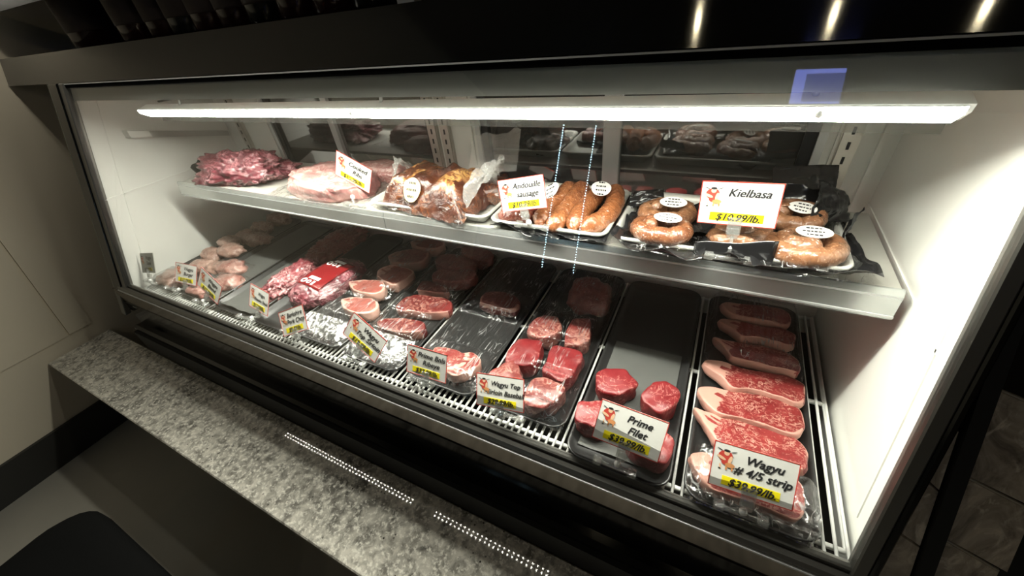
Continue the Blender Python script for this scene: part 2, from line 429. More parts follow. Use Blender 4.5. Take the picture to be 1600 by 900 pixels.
# raised wall panels on the left wall: their slanted seams are the dark lines beside the case
def wallpanel(name, pts, t):
    bm = bmesh.new(); a = [bm.verts.new((-2.145, y, z)) for y, z in pts]; b = [bm.verts.new((-2.145 + t, y, z)) for y, z in pts]; n = len(pts)
    for i in range(n): bm.faces.new((a[i], a[(i + 1) % n], b[(i + 1) % n], b[i]))
    bm.faces.new(b); return struct(obj(name, bm, 'wall'))
wallpanel('trim_1', [(-.2, .45), (.166, .45), (.221, .826), (.26, 1.1), (-.2, 1.1)], .006)
wallpanel('trim_2', [(.176, .452), (.249, .452), (.329, .99), (.345, 1.1), (.268, 1.1), (.231, .826)], .006)

# ================================================================ DISPLAY CASE
case = thing('display_case', 'long black refrigerated meat display case with slanted glass front', 'display case', (0, 0, 0))
def part(name, bm, mat, bevel=0, parent=case, smooth=False): return obj(name, bm, mat, parent, None, None, smooth, bevel)
end_poly = lambda: [(gy(.60) + .004, .60), (YB + .03, .60), (YB + .03, 1.25), (gy(1.25) + .004, 1.25)]
for nm, a, b in (('end_panel', XL - .03, XL), ('end_panel', XR, XR + .011)):
    part(nm, prism(end_poly(), a, b), 'white')
# seam beads on the end panels
for x0, x1 in ((XL, XL + .002), (XR - .002, XR)):
    part('panel_seam', prism([(gy(.7) + .06, .70), (gy(.7) + .063, .70), (gy(1.22) + .063, 1.22), (gy(1.22) + .06, 1.22)], x0, x1), 'white')
    part('panel_rib', prism([(gy(.95) + .008, .948), (YB, .948), (YB, .952), (gy(.95) + .008, .952)], x0, x1), 'white')
part('deck_pan', box(XL, XR, .352, YB, .598, .612), 'deep')
part('front_coving', prism([(.347, .60), (.352, .60), (.352, .645), (.347, .655)], XL, XR), 'deep')
part('hood_ceiling', box(XL, XR, .548, YB + .03, 1.25, 1.262), 'white')
# rear wall between the sliding doors
rear = [(XL, -1.425), (-.705, -.575), (.172, XR)]
for a, b in rear: part('rear_panel', box(a, b, YB, YB + .02, .60, 1.25), 'white')
part('rear_header', box(XL, XR, YB - .004, YB + .02, 1.165, 1.25), 'white')
part('rear_sill', box(XL, XR, YB - .002, YB + .02, .60, .745), 'white')
part('rear_corner_trim', box(XR - .028, XR - .02, YB - .01, YB, .745, 1.165), 'white')
for nm, a, b, sts in (('sliding_door', -1.425, -.705, (-1.122, -1.098)), ('sliding_door', -.575, .172, (-.238, -.200))):
    d = part(nm, box(a + .02, b - .02, YB + .004, YB + .012, .745, 1.165), 'doorglass')
    for x0, x1 in ((a, a + .014), (b - .014, b)): obj('frame_strip', box(x0, x1, YB - .010, YB + .012, .745, 1.165), 'alu', d)
    for x0, x1 in ((a - .022, a - .014), (b + .014, b + .022)): obj('track_edge', box(x0, x1, YB - .006, YB + .002, .745, 1.165), 'white', d)
    for x0, x1 in ((a + .014, a + .034), (b - .034, b - .014)): obj('gasket', box(x0, x1, YB - .004, YB + .004, .745, 1.165), 'gasket', d)
    obj('stile', box(*sts, YB - .008, YB + .004, .745, 1.165), 'alu', d)
# slotted shelf standards
for x in (-1.60, -.715, -.672, .205):
    st = part('shelf_standard', box(x - .013, x + .013, YB - .014, YB - .010, .74, 1.16), 'standard')
    obj('flange', box(x - .015, x - .010, YB - .010, YB, .74, 1.16), 'standard', st); obj('flange', box(x + .010, x + .015, YB - .010, YB, .74, 1.16), 'standard', st)
    for j in range(15):
        z = .765 + j * .0262
        obj('slot', box(x - .0022, x + .0022, YB - .0152, YB - .0135, z, z + .013), 'gasket', st)
# glass and its frame
pane = part('front_glass', prism([(gy(.682), .682), (gy(.682) + .006, .682), (gy(1.26) + .006, 1.26), (gy(1.26), 1.26)], XL + .002, XR - .012), 'glass')
def post(nm, x0, x1, mat, f=.012, b=.014, z0=.655, z1=1.266): return part(nm, prism([(gy(z0) - f, z0), (gy(z0) + b, z0), (gy(z1) + b, z1), (gy(z1) - f, z1)], x0, x1), mat, .002)
post('corner_post', XR - .012, XR + .004, 'frame', .008)
post('corner_post_edge', XR + .004, XR + .012, 'black', .010)
post('corner_post', XL - .028, XL + .002, 'frame', .008)
post('corner_post_edge', XL - .085, XL - .028, 'black', .012)
post('end_cap', XL - .118, XL - .085, 'frame', .004, z0=.56)
part('top_band', prism([(gy(1.221) + .007, 1.221), (gy(1.221) + .012, 1.221), (gy(1.262) + .012, 1.262), (gy(1.262) + .007, 1.262)], XL, XR), 'band')
part('top_band_edge', prism([(gy(1.254) - .002, 1.254), (gy(1.254) + .007, 1.254), (gy(1.2625) + .007, 1.2625), (gy(1.2625) - .002, 1.2625)], XL, 1.15), 'deep')
part('trim_line', prism([(gy(1.2625) - .004, 1.2625), (gy(1.266) + .004, 1.2625), (gy(1.266) + .004, 1.2645), (gy(1.266) - .004, 1.2645)], XL - .118, 1.15), 'alu')
part('top_fascia', prism([(gy(1.266) - .003, 1.266), (gy(1.266) + .03, 1.266), (gy(1.34) + .03, 1.34), (gy(1.34) - .003, 1.34)], -2.14, 1.15), 'fascia')
part('top_slab', box(-2.14, 1.15, gy(1.34) + .03, YB + .05, 1.318, 1.338), 'black')
# base below the glass
part('sill_lip', prism([(.333, .668), (.347, .668), (.347, .682), (.341, .686), (.333, .684)], XL - .02, XR), 'frame')
part('sill_rail', prism([(.318, .655), (.333, .655), (.333, .676), (.329, .680), (.322, .678), (.318, .672)], XL - .05, XR + .02), 'frame')
part('sill_bead', prism([(.3145, .664), (.318, .664), (.318, .6675), (.3145, .6675)], XL - .05, XR + .02), 'alu')
part('front_band', prism([(.314, .612), (.33, .612), (.33, .662), (.316, .662)], XL - .10, XR + .05), 'frontband')
part('front_panel', prism([(.312, .50), (.34, .50), (.34, .612), (.312, .612)], XL - .10, 1.15), 'black')
part('front_ledge', prism([(.285, .488), (.34, .488), (.34, .50), (.295, .506), (.285, .502)], XL - .10, 1.15), 'black')
part('kick_panel', box(XL - .10, 1.15, .275, .34, .396, .488), 'blackmatte')
part('back_body', box(XL - .03, XR + .022, YB + .03, YB + .05, .0, 1.318), 'blackmatte')
part('cabinet_body', box(XL - .03, XR + .022, .34, YB + .03, .05, .598), 'blackmatte')

# dark glossy panel on the right, its stone reflections painted on as tiles
nb = thing('reflection_panel', 'dark glossy panel with painted stone reflections at the right end of the case', 'panel', (0, 0, 0))
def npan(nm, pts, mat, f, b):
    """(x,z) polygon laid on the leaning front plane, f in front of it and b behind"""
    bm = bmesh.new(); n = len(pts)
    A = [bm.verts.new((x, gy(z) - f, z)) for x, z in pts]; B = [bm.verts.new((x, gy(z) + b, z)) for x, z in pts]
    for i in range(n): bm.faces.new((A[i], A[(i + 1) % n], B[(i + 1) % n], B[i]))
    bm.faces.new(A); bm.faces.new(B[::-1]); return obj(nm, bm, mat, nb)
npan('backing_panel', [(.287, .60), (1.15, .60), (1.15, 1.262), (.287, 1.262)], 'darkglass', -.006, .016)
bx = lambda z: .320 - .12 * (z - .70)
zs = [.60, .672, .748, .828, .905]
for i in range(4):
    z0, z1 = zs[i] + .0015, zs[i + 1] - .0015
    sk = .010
    npan('stone_reflection', [(.2875, z0 + sk), (bx(z0) - .002, z0), (bx(z1) - .002, z1), (.2875, z1 + sk)] if bx(z1) > .292 else [(.2875, z0 + sk), (bx(z0) - .002, z0), (.2890, z1)], 'stone', -.003, .006)  # painted reflection of stone, not real cladding
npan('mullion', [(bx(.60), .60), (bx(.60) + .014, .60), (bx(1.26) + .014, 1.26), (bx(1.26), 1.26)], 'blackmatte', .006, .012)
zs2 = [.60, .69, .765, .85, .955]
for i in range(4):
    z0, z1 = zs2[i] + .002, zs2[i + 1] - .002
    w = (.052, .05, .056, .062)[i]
    npan('stone_reflection', [(bx(z0) + .017, z0 + .004), (bx(z0) + .017 + w, z0 - .012), (bx(z1) + .017 + w, z1 - .012), (bx(z1) + .017, z1 + .004)], 'stone', -.003, .006)  # more of the painted stone reflection, right of the bar
    npan('joint_reflection', [(bx(z1) + .017, z1 + .0045), (bx(z1) + .017 + w, z1 - .0115), (bx(z1) + .017 + w, z1 - .0095), (bx(z1) + .017, z1 + .0065)], 'mirrored_joint', -.003, .005)
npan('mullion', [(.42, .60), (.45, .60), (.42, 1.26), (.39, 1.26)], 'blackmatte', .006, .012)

# stone ledge in front of the case
ledge = thing('stone_ledge', 'grey speckled granite ledge running along the foot of the case', 'ledge')
obj('slab', box(-2.138, 1.6, .07, .275, .365, .395), 'granite', ledge, bevel=.003)
obj('support_panel', box(-2.138, 1.6, .20, .24, 0, .365), 'blackmatte', ledge)

# ================================================================ LAMP INSIDE THE CASE
lamp = thing('case_lamp', 'long white led lamp rail hung under the hood of the case', 'lamp')
LX0, LX1 = -1.352, .212
obj('housing', prism([(.530, 1.2005), (.545, 1.1895), (.560, 1.188), (.566, 1.204), (.552, 1.2150), (.528, 1.2085)], LX0, LX1), 'lampwhite', lamp)
df = obj('diffuser', prism([(.5235, 1.2070), (.5245, 1.2000), (.542, 1.1880), (.545, 1.191), (.530, 1.2070)], LX0 + .006, LX1 - .006), ['led', 'lampwhite'], lamp)
for p in df.data.polygons:      # only the front lens glows
    if p.normal.y > -.2 or p.normal.z > .5: p.material_index = 1
obj('shield', box(LX0, LX1, .5675, .569, 1.170, 1.196), 'shield', lamp)
for x in (-1.29, -.585, .095):
    obj('screw', lathe([(.0038, 0), (.0042, .001), (.003, .0025)], 10), 'steel', lamp, (x, .5235, 1.2005), (PI / 2, 0, 0), True)
for x in (-1.18, -.53, .09):
    obj('hanger', tube([(x, .548, 1.212), (x, .552, 1.225), (x + .02, .565, 1.240), (x + .02, .565, 1.251)], .004, 6), 'steel', lamp, smooth=True)
lamp.rotation_euler = (0, -.0070, 0)
wr = tag(obj('lamp_cable', tube([(-1.30, .556, 1.211), (-1.24, .565, 1.216), (-1.18, .57, 1.214), (-1.12, .575, 1.228), (-1.10, .575, 1.250)], .0025, 6), 'gasket', smooth=True), 'thin dark cable lying on the lamp rail near the left end wall', 'cable')
brk = thing('wall_bracket', 'grey metal shelf bracket fixed to the left white end wall', 'bracket')
obj('plate', prism([(.590, 1.098), (.875, 1.022), (.875, 1.040), (.590, 1.118)], XL, XL + .036), 'steel', brk)
obj('flange', prism([(.586, 1.100), (.640, 1.086), (.640, 1.106), (.586, 1.121)], XL, XL + .038), 'white', brk)

# ================================================================ SHELF
shelf = thing('metal_shelf', 'grey metal shelf with clear price channel across the middle of the case', 'shelf')
SX0, SX1 = -1.56, .262
obj('plate', box(SX0, SX1, .59, .835, .950, .958), 'shelfplate', shelf)
for a, b in ((SX0, -.668), (-.666, SX1)):
    ch = obj('price_channel', prism([(.580, .918), (.584, .914), (.587, .918), (.592, .950), (.592, .963), (.588, .963), (.584, .955)], a, b), 'lip', shelf)
    obj('rib', prism([(.5788, .921), (.5812, .921), (.5816, .924), (.5792, .924)], a, b), 'alu', ch)
    obj('rib', prism([(.5835, .951), (.5855, .951), (.5858, .954), (.5838, .954)], a, b), 'alu', ch)
for x in (-1.50, -.70, .20):
    obj('shelf_bracket', prism([(.60, .948), (YB - .01, .948), (YB - .01, .885), (.84, .885)], x - .002, x + .002), 'blackmatte', shelf)

# ================================================================ WIRE RACKS ON THE DECK
ZD = .68
wire_me = None
edges_x = [-1.625, -1.245, -.865, -.485, -.105, .268]
for s in range(5):
    a, b = edges_x[s], edges_x[s + 1]
    where = ('at the left end under the burger packs', 'under the red-labelled pack', 'under the pork chops and top sirloin', 'under the ribeye and baseball sirloin', 'at the right end under the strip steaks')[s]
    rk = thing('wire_rack', 'white coated wire deck rack ' + where, 'rack', ((a + b) / 2, .36, ZD), group='wire racks on the deck')
    hw = (b - a) / 2 - .003
    n = int((2 * hw) / .0136)
    for i in range(n + 1):
        x = -hw + 2 * hw * i / n
        if wire_me is None:
            o = obj('wire', tube([(0, -.0135, .0005), (0, .51, .0005)], .0025, 6), 'whitewire', rk, (x, 0, 0), smooth=True); wire_me = o.data
        else:
            o = bpy.data.objects.new('wire', wire_me); C.objects.link(o); o.parent = rk; o.location = (x, 0, 0)
    for y in (.0, .26, .51): obj('cross_bar', tube([(-hw, y, -.005), (hw, y, -.005)], .0042, 8), 'whitewire', rk, smooth=True)
    for x in (-hw, hw): obj('side_bar', tube([(x, 0, -.004), (x, .51, -.004)], .0042, 8), 'whitewire', rk, smooth=True)

# ================================================================ BLACK TRAYS
TP = [(.008, 0), (.002, .010), (0, .013), (.001, .0145), (.004, .0145), (.007, .011), (.016, .0035), (.03, .003)]
ZT = ZD + .0026
ZM = ZT + .0035        # top of a tray floor
TR = {  # x0, x1, y0, y1, label
 'a': (-1.622, -1.448, .372, .872, 'black tray holding burger packs against the left end wall'),
 'b': (-1.440, -1.262, .368, .872, 'black tray with a few burger packs, second from the left wall'),
 'c': (-1.252, -1.072, .365, .872, 'black tray with grey liner paper beside the purple meat pack'),
 'd': (-1.062, -.916, .365, .872, 'black tray under the pack with the red label'),
 'e': (-.905, -.728, .372, .872, 'black tray holding the pork chops'),
 'f': (-.716, -.540, .365, .872, 'black tray holding the top sirloin steaks'),
 'g': (-.528, -.346, .372, .872, 'black tray holding the two ribeye steaks'),
 'h': (-.330, -.152, .372, .872, 'black tray holding the baseball sirloin cuts'),
 'i': (-.140, .034, .336, .870, 'unwrapped black tray holding the four filets'),
 'j': (.052, .232, .340, .868, 'black tray holding the row of strip steaks'),
}
for k, (a, b, c, d, lab) in TR.items():
    t = tray('meat_tray', a, b, c, d, ZT, lab, 'tray', 'tray', TP, .03, 'black meat trays on the deck')
def liner(name, x0, x1, y0, y1, lab, z=ZM + .0008, curl=.012, seed=0):
    def fn(u, v):
        x = x0 + (x1 - x0) * u; y = y0 + (y1 - y0) * v
        zz = z + .002 * (nz(x * 14 + seed, y * 14, 1) + .6)
        if v < .06: zz += curl * ((.06 - v) / .06) ** 1.5 * (.6 + nz(x * 25, 3, seed))
        return (x, y, zz)
    return tag(sheet(name, 16, 40, fn, 'liner'), lab, 'paper', 'grey tray liners')
liner('tray_liner', -1.236, -1.088, .385, .80, 'grey liner paper in the nearly empty tray beside the purple pack', seed=3)
liner('tray_liner', -1.424, -1.276, .40, .855, 'dark grey liner paper under the burger packs', seed=5)
liner('tray_liner', -.122, .016, .365, .64, 'dark grey liner paper under the four filets', curl=.004, seed=9)

# ================================================================ STEAKS
S4 = [(-.062, -.015), (-.038, -.036), (-.007, -.026), (.035, -.028), (.057, -.033), (.073, -.023), (.077, -.001), (.076, .020), (.055, .031), (.012, .026), (-.038, .023), (-.059, .028), (-.086, .022), (-.090, .006)]
S5 = [(-.071, -.022), (-.051, -.033), (-.015, -.030), (.029, -.031), (.056, -.033), (.070, -.021), (.075, .004), (.070, .029), (.040, .038), (.005, .035), (-.040, .026), (-.075, .021), (-.089, .006)]
S6 = [(-.067, .0), (-.054, -.022), (-.042, -.031), (.001, -.032), (.052, -.031), (.075, -.030), (.082, -.010), (.079, .010), (.060, .028), (.022, .028), (-.009, .027), (-.045, .022), (-.069, .022), (-.086, .024)]
def strip_fat(x, y, t, zf):
    f = 0.0
    if y < .012 - max(0, x) * .3 and x < .072: f = (t - .85) / .11          # fat cap along the front edge
    if x > .05 and y > -.01: f = max(f, (t - .84) / .14 * .7)
    f = max(f, (-.044 - x + y * .25) / .012 + .2)                            # pale tail at the left end
    if math.hypot(x + .058, y - .012) < .007: f = .1                         # small red eye in the tail
    if zf < .9: f = .95 if (y < .01 or x < -.05) and x < .074 else .45
    return max(0, min(1, f))
gs = 'strip steaks shingled on the right-hand tray'
names = ['hindmost', 'second from the back', 'third from the back', 'middle', 'fifth from the back', 'sixth from the back', 'frontmost']
pos = [(.150, .806), (.152, .742), (.146, .672), (.147, .600), (.142, .531), (.136, .471), (.140, .394)]
for i, (x, y) in enumerate(pos):
    o = slab('strip_steak', [(a_, b_ * 1.12) for a_, b_ in (S5, S4, S6, S4, S5, S6, S5)[i]], .022, 'strip', (x, y, ZM + (.006 if i < 6 else 0)), 0, (math.radians(-8 if i < 6 else -2), 0), strip_fat, seed=i * 11.3, sc=(.84, .84, .90, 1.0, 1.0, 1.0, .95)[i], N=56)
    tag(o, ('marbled strip steak under cling film, ' if i < 3 else 'marbled strip steak with a thick white fat edge, ') + names[i] + ' of the row', 'steak', gs)

F1 = [(-.035, -.019), (-.019, -.032), (.003, -.030), (.023, -.016), (.033, .001), (.030, .016), (.012, .031), (-.007, .032), (-.041, .014)]
F2 = [(-.027, -.016), (-.014, -.028), (.006, -.035), (.021, -.022), (.032, .008), (.028, .027), (.006, .040), (-.018, .027), (-.030, -.002)]
for i, (x, y, ol, rz, lab) in enumerate([(-.086, .493, F1, 0, 'thick red filet on the left, farthest back of the four filets'), (-.008, .487, F2, 0, 'thick red filet standing right of centre on the dark liner'),
        (-.100, .410, F2, 2.2, 'thick red filet half hidden behind the left edge of the filet price card'), (-.012, .396, F1, 2.6, 'thick red filet mostly hidden behind the filet price card')]):
    tag(slab('filet', ol, .041, 'filet', (x, y, ZM + .002), rz, (0, 0), None, i * 7.7, dome=.05, lump=.004), lab, 'steak', 'filets on the open tray')

B1 = [(-.003, -.038), (.018, -.031), (.033, -.010), (.031, .020), (.013, .040), (-.019, .034), (-.037, .009), (-.032, -.025)]
B2 = [(.006, -.043), (.024, -.025), (.024, .004), (.010, .044), (-.014, .041), (-.030, .024), (-.018, -.045)]
B3 = [(-.017, -.039), (.012, -.036), (.033, -.023), (.036, .008), (.026, .042), (-.001, .043), (-.027, .032), (-.033, -.001), (-.028, -.032)]
B4 = [(-.010, -.043), (.019, -.045), (.031, -.021), (.036, .015), (.029, .044), (-.010, .043), (-.034, .033), (-.034, .004), (-.029, -.034)]
B6 = [(-.017, -.034), (-.002, -.035), (.020, -.024), (.037, .005), (.037, .028), (.007, .037), (-.023, .033), (-.031, .008), (-.029, -.017)]
def bbfat(x, y, t, zf): return .46 if zf < .8 else 0
for i, (x, y, ol, rz, mat, lab) in enumerate([
    (-.274, .588, B1, 0, 'base', 'baseball sirloin cut with grey edges, behind the bright red cube on the left'),
    (-.197, .600, B2, 0, 'base', 'pale triangular baseball sirloin cut at the right edge of its tray'),
    (-.288, .499, B3, 0, 'filet', 'bright red cube of baseball sirloin on the left of its tray'),
    (-.202, .502, B4, 0, 'filet', 'bright red cube of baseball sirloin on the right of its tray'),
    (-.290, .425, B6, 1.1, 'base', 'baseball sirloin cut half hidden behind its own price card'),
    (-.211, .416, B6, 0, 'base', 'pale marbled baseball sirloin at the front right corner of its tray')]):
    tag(slab('sirloin_cut', ol, .041, mat, (x, y, ZM), rz, (0, 0), bbfat, i * 5.1, dome=.05, lump=.004), lab, 'meat', 'baseball sirloin cuts')
tag(lumpy('wrapped_beef', .052, .060, .034, 'backmeat', (-.222, .755, ZM), (0, 0, .3), 4.4, .25, 1.8, creases=.12), 'dark red wrapped chunk of beef at the back of the baseball sirloin tray', 'meat')

T1 = [(-.015, -.034), (.034, -.022), (.071, -.006), (.080, .018), (.048, .046), (-.030, .037), (-.067, .013), (-.069, -.020), (-.052, -.042)]
T2 = [(-.048, -.026), (-.011, -.028), (.025, -.020), (.063, -.004), (.064, .018), (.036, .029), (-.011, .023), (-.051, .006), (-.066, -.014)]
T3 = [(-.011, -.020), (.031, -.014), (.056, -.002), (.034, .013), (-.023, .024), (-.049, .017), (-.038, -.021)]
def ovfat(x, y, t, zf):
    f = (t - .86) / .12 * .8 if y < .0 else 0
    if zf < .9 and y < .01: f = max(f, .30)
    return max(0, min(1, f))
for i, (ol, x, y, z, rz, th, lab) in enumerate([
    (T1, -.613, .568, .0, 0, .028, 'large oval top sirloin steak in the middle of its tray'),
    (T2, -.618, .484, .0, 0, .030, 'top sirloin steak nearest the front glass on its tray'),
    (T3, -.633, .640, .0, 0, .028, 'wedge of top sirloin showing behind the large oval steak')]):
    tag(slab('top_sirloin', ol, th, 'sirloin', (x, y, ZM + z), rz, (math.radians(-3), 0), ovfat, 30 + i * 3.3), lab, 'steak', 'top sirloin steaks')
OV = [(.068, .004), (.050, .030), (.010, .038), (-.040, .034), (-.070, .012), (-.066, -.018), (-.035, -.036), (.015, -.038), (.054, -.026)]
for i, (x, y, s) in enumerate(((-.600, .705, .95), (-.636, .765, 1.0), (-.600, .828, .90))):
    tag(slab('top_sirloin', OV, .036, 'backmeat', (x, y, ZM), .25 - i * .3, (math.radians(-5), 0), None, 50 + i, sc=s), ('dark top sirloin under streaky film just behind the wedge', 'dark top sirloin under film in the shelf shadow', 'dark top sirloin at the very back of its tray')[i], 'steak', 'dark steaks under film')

C1 = [(-.047, -.017), (-.021, -.030), (.017, -.033), (.050, -.024), (.062, -.002), (.048, .021), (.018, .035), (-.016, .029), (-.053, .015), (-.069, .001)]
C3 = [(-.025, -.037), (-.0, -.045), (.045, -.046), (.062, -.017), (.060, .024), (.043, .044), (-.014, .050), (-.055, .038), (-.072, .012), (-.050, -.028)]
def chopfat(x, y, t, zf):
    if zf < .86: return .75 if y < .02 else .35
    f = (t - .80) / .12
    if x < -.035: f = max(f, .95 if abs(y - .004) > .006 else .2)
    d = abs(math.hypot(x - .006, y + .002) - .036)
    return max(0, min(1, f))
for i, (x, y, z, rz, ol, mat, lab) in enumerate([
    (-.780, .506, 0, 0, C1, 'pork', 'pale pork chop with a white fat rim nearest the front glass'),
    (-.815, .576, .004, .05, C1, 'pork', 'pale pork chop leaning behind the front pork chop on the left'),
    (-.783, .652, 0, -.05, C3, 'pork', 'pork chop half in the shelf shadow on the right of its tray'),
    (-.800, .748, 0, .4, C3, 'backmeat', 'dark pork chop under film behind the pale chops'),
    (-.785, .828, .004, .1, C1, 'pork', 'pork chop at the very back of its tray below the shelf edge')]):
    tag(slab('pork_chop', ol, .032, mat, (x, y, ZM + z), rz, (math.radians(-4), 0), chopfat, 70 + i * 2.7, N=56, sc=.92 if i == 2 else 1), lab, 'pork chop', 'pork chops')

RB = [(-.048, -.017), (-.016, -.032), (.010, -.041), (.032, -.035), (.045, -.014), (.055, .005), (.048, .022), (.024, .034), (.002, .026), (-.023, .026), (-.055, .023), (-.070, .010)]
R2 = [(-.025, -.032), (.014, -.030), (.050, -.025), (.053, .006), (.023, .034), (-.021, .037), (-.053, .021), (-.051, -.020)]
def ribfat(x, y, t, zf):
    if zf < .86: return .75
    f = (t - .86) / .1
    d = abs(math.hypot(x + .018, y - .004) - .036)
    f = max(f, (.0065 - d) / .004 if x > -.02 else 0)
    return max(0, min(1, f))
tag(slab('ribeye_steak', RB, .028, 'ribeye', (-.422, .436, ZM), 0, (math.radians(-3), 0), ribfat, 90, N=56), 'ribeye steak with a swirl of white fat at the front of its tray', 'steak', 'ribeye steaks')
def rib2(x, y, t, zf): return .9 if (y < 0 and (t > .88 and zf > .7)) else (.3 if zf < .8 else 0.0)
tag(slab('ribeye_steak', R2, .028, 'sirloin', (-.426, .652, ZM), 0, (math.radians(-5), 0), rib2, 95), 'dark ribeye steak with a thin white fat edge alone in the middle of its tray', 'steak', 'ribeye steaks')

# ================================================================ BURGER PACKS, VACUUM PACKS ON THE DECK
pats = [(-1.552, .412, 0, .068, .040, .020, -.1, 'front left pack of pale burgers beside the clear-stemmed grey card'),
 (-1.520, .494, .0, .048, .036, .022, .3, 'pale burger pack behind the two leftmost white cards'),
 (-1.566, .556, .0, .046, .034, .024, -.3, 'pale burger pack touching the left end wall'),
 (-1.495, .590, .012, .052, .034, .022, .2, 'pale round burger pack on top in the middle of the pile'),
 (-1.395, .522, .0, .056, .036, .024, .1, 'shiny clear pack of redder burgers right of the pile'),
 (-1.322, .462, .0, .054, .034, .022, .25, 'shiny clear pack of redder burgers nearest the grey liner'),
 (-1.570, .632, .012, .046, .032, .022, .1, 'pale burger pack in the shelf shadow by the left wall'),
 (-1.560, .690, .0, .046, .034, .026, -.2, 'shaded burger pack, third from the back of the pile'),
 (-1.480, .690, .0, .052, .034, .026, .25, 'shaded burger pack at the right of the pile'),
 (-1.566, .762, .0, .052, .034, .026, .0, 'shaded burger pack, second from the back of the pile'),
 (-1.562, .838, .0, .058, .032, .028, .1, 'burger pack at the very back under the shelf edge'),
 (-1.455, .505, .0, .040, .030, .020, .4, 'small pale burger pack between the two piles'),
 (-1.378, .400, .0, .050, .028, .018, .0, 'burger pack at the front behind the tilted white card')]
for i, (x, y, z, rx, ry, rz, a, lab) in enumerate(pats):
    o = lumpy('burger_pack', rx, ry, rz, 'groundred' if i in (4, 5, 12) else 'ground', (x, y, ZM + z), (0, 0, a), i * 3.1, .22, 2.4, pw=2.25, creases=.06)
    tag(o, lab, 'burger pack', 'burger packs')
    if i in (4, 5, 0):
        def fn(u, v, rx=rx, ry=ry, i=i):
            X = (u - .5) * 2.5 * rx; Y = (v - .5) * 2.5 * ry
            q = max(abs(X / rx), abs(Y / ry)); h = 1.52 * rz * max(0, 1 - max(0, q - .55) ** 2 * 4) if q < 1.05 else .003
            return (X, Y, max(.003, h + .002) + .0016 * nz(X * 90, Y * 90, i))
        sheet('clear_wrap', 26, 20, fn, 'bagfilm', o)
o = lumpy('vacuum_pack', .046, .100, .030, 'vacpurple', (-1.108, .545, ZM), (0, 0, .08), 13, .2, 2.0, pw=2.5, seg=100, creases=.30)
tag(o, 'crumpled purple pink meat pack left of the red-labelled pack', 'meat pack', 'vacuum packs on the deck')
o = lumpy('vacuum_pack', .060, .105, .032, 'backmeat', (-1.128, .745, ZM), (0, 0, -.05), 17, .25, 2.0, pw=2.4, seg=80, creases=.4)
tag(o, 'dark red meat pack in the shelf shadow behind the purple pack', 'meat pack', 'vacuum packs on the deck')
rp = lumpy('vacuum_pack', .080, .112, .036, 'vacdark', (-.972, .568, ZM + .001), (0, 0, -.08), 23, .08, 1.5, pw=2.5, seg=90, creases=.12)
tag(rp, 'vacuum packed meat with a big red label and white print', 'meat pack', 'vacuum packs on the deck')
def rpz(x, y):
    q = min(.97, (abs(x / .080) ** 2.6 + abs(y / .112) ** 2.6)); return .036 * ((1 - q) ** (1 / 2.6)) + .45 * .036 + .0035
lb = sheet('red_label', 14, 16, lambda u, v: ((u - .5) * .098 + .004, (v - .5) * .135 + .004, rpz((u - .5) * .098 + .004, (v - .5) * .135 + .004)), 'redlabel', rp, thick=.0008)
def strip_on(x0, x1, y0, y1, nm='white_print'):
    return sheet(nm, 8, 6, lambda u, v: (x0 + (x1 - x0) * u, y0 + (y1 - y0) * v, rpz(x0 + (x1 - x0) * u, y0 + (y1 - y0) * v) + .0012), 'label', lb)
for yy in (-.044, .048):
    strip_on(-.018, .026, yy + .006, yy + .018)
    for xc, r in ((-.022, .010), (.0, .008)):
        bm = bmesh.new(); ro = [bm.verts.new((xc + r * math.cos(a), yy - .006 + r * math.sin(a), rpz(xc, yy - .006) + .0016)) for a in [2 * PI * k / 16 for k in range(16)]]
        ri = [bm.verts.new((xc + r * .5 * math.cos(a), yy - .006 + r * .5 * math.sin(a), rpz(xc, yy - .006) + .0016)) for a in [2 * PI * k / 16 for k in range(16)]]
        for k in range(16): bm.faces.new((ro[k], ro[(k + 1) % 16], ri[(k + 1) % 16], ri[k]))
        obj('white_print', bm, 'label', lb)
    strip_on(.014, .022, yy - .014, yy + .002)

# ================================================================ CLING FILM OVER THE TRAYS
def film(x0, x1, y0, y1, lumps, lab, mat='film', seed=0, amp=.0022, front=.0):
    rim = ZT + .016
    def fn(u, v):
        x = x0 + (x1 - x0) * u; y = y0 + (y1 - y0) * v
        h = 0
        for cx, cy, rx, ry, top in lumps:
            q = max(abs(x - cx) / rx, abs(y - cy) / ry)
            h = max(h, top * (1 if q < 1 else max(0, 1 - (q - 1) * 1.1)))
        e = min(1, min(u, 1 - u) * 12, min(v, 1 - v) * 24 + (0 if v < .5 else 1))
        z = rim + max(0, h - .011) * min(1, e * 1.0) + .003
        fe = math.exp(-v * (y1 - y0) / .045)
        z += amp * (abs(nz(x * 70 + seed, y * 9, seed)) + .5 * nz(x * 150, y * 20, seed + 3)) + fe * .0045 * (abs(nz(x * 90 + y * 40, y * 55 - x * 30, seed)) + .4 * nz(x * 200, y * 120, seed))
        if v < .07: z -= (.07 - v) / .07 * .010
        return (x, y, z)
    return tag(sheet('cling_film', 70, 130, fn, mat), lab, 'plastic wrap', 'cling film over trays')
def gather(fo, x0, x1, y0, depth, top, seed):
    """bright folds where the film is pulled over the front rim and tucked under the tray"""
    rim = ZT + .016; xc = (x0 + x1) / 2
    def fn(u, v):
        x = x0 + (x1 - x0) * u; y = y0 - .006 + depth * v
        a = math.atan2(y - y0 + .030, x - (x0 + .03 if u < .5 else x1 - .03))
        z = rim - .008 + (top + .010) * v ** .7
        z += .0030 * (1 - .3 * v) * abs(nz(a * 5 + seed, v * 1.5, seed)) + .0016 * nz(x * 130, y * 60, seed)
        return (x, y, z)
    sheet('gathered_edge', 64, 28, fn, 'filmG', fo)
